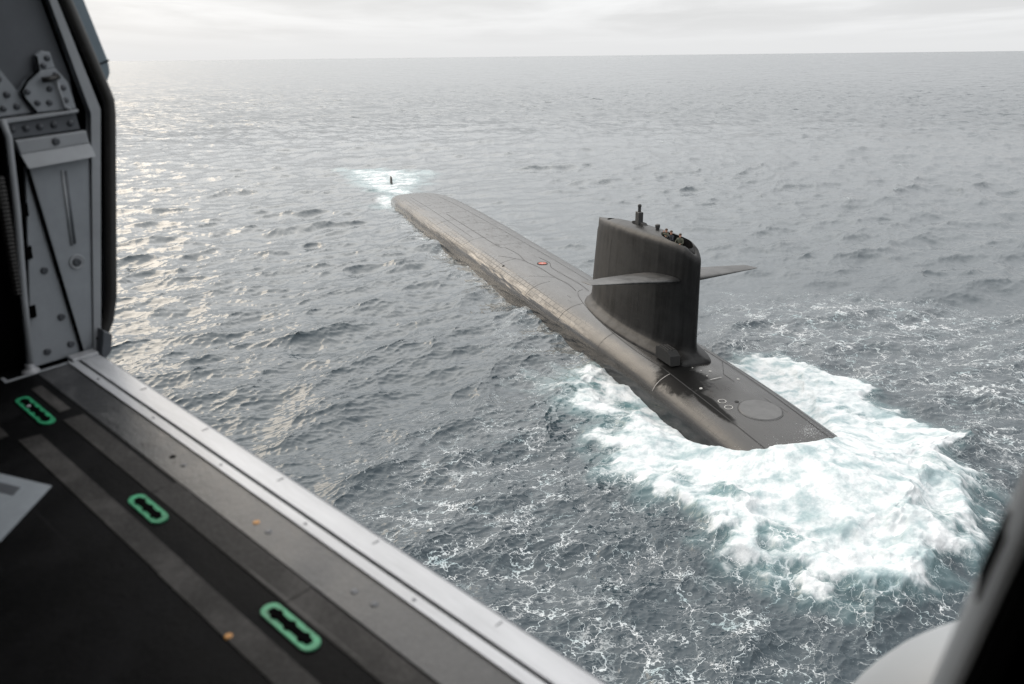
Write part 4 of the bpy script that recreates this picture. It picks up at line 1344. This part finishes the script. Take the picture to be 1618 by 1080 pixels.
t.put(fb.inputs['Base Color'], t.mixc(t.smooth(t.math('ADD', t.math('MULTIPLY', cell, 0.5), t.math('MULTIPLY', strk, 0.6)), 0.38, 0.78), rgba(0.57, 0.58, 0.585), rgba(0.26, 0.325, 0.34)))
fb.inputs['Roughness'].default_value = 0.7
fb.inputs['Specular IOR Level'].default_value = 0.2
bp = t.node('ShaderNodeBump'); bp.inputs['Strength'].default_value = 0.7; bp.inputs['Distance'].default_value = 0.12
t.put(bp.inputs['Height'], t.math('ADD', t.math('ADD', n2, t.math('MULTIPLY', n3, 0.5)), t.math('MULTIPLY', v2, 0.6)))
t.put(fb.inputs['Normal'], bp.outputs[0])
t.l.new(t.mixs(cover, wp.outputs[0], fb.outputs[0]), out.inputs[0])
sea = link('sea', sea_me, m)
tag(sea, 'grey choppy open sea streaked with white foam', kind='structure')

# ------------------------------------------------------------------ crew
def yaw(d_s, d_c):      # facing direction in boat axes -> world yaw
    return math.atan2(SA[1] * d_s + SL[1] * d_c, SA[0] * d_s + SL[0] * d_c)
person('crew member in dark jacket with raised hand, rearmost on the bridge', -3.55, 0.18, yaw(0.3, 1), 'olive', ((0.12, 0.06, -0.24), (0.26, 0.02, -0.12)), ((0.14, 0.10, -0.10), (0.16, -0.06, 0.14)), 0.05)
person('crew member in navy clothing leaning on bridge rim between two others', -2.85, 0.16, yaw(0.2, 1), 'navy', ((0.14, 0.10, -0.22), (0.34, -0.05, -0.26)), ((0.14, 0.10, -0.22), (0.34, -0.05, -0.26)), 0.08)
person('crew member in olive jacket nearest the rounded front of the sail', -1.75, 0.14, yaw(0.6, 1), 'olive', ((0.10, 0.10, -0.24), (0.28, 0.0, -0.28)), ((0.10, 0.10, -0.24), (0.28, 0.02, -0.26)), 0.06)

# ------------------------------------------------------------------ spray thrown up at the bow
r = np.random.default_rng(21)
pts = []
def spray(n, s0, c0, ss, sc_, z0, hz):
    for _ in range(n):
        s_ = s0 + r.normal() * ss; c_ = c0 + r.normal() * sc_
        pts.append((*to_world(s_, c_, z0 + abs(r.normal()) * hz), 0.004 + 0.010 * r.random() ** 3))
spray(450, 11.6, -1.0, 0.30, 0.32, 1.45, 0.28)
spray(300, 12.6, 0.3, 0.4, 1.8, 1.6, 0.15)
spray(500, 22.5, 5.5, 1.0, 1.6, 0.8, 0.3)
spray(400, 19.0, 8.0, 2.0, 0.5, 0.6, 0.25)
spray(300, -92, 1.2, 1.5, 1.6, 0.4, 0.4)
bmv, bmf = [], []
oct_v = np.array([(1, 0, 0), (-1, 0, 0), (0, 1, 0), (0, -1, 0), (0, 0, 1), (0, 0, -1)], float)
oct_f = [(0, 2, 4), (2, 1, 4), (1, 3, 4), (3, 0, 4), (2, 0, 5), (1, 2, 5), (3, 1, 5), (0, 3, 5)]
for i, (x, y, z, rr_) in enumerate(pts):
    bmv += [tuple(q) for q in (oct_v * rr_ + np.array([x, y, z]))]
    bmf += [tuple(k + 6 * i for k in f) for f in oct_f]
me = bpy.data.meshes.new('spray'); me.from_pydata(bmv, [], bmf); me.update()
M['spray'] = paint('spray_white', (0.85, 0.87, 0.87), 0.6, 0.05)
tag(link('spray', me, M['spray']), 'fine white spray drops over the bow wave', kind='stuff')
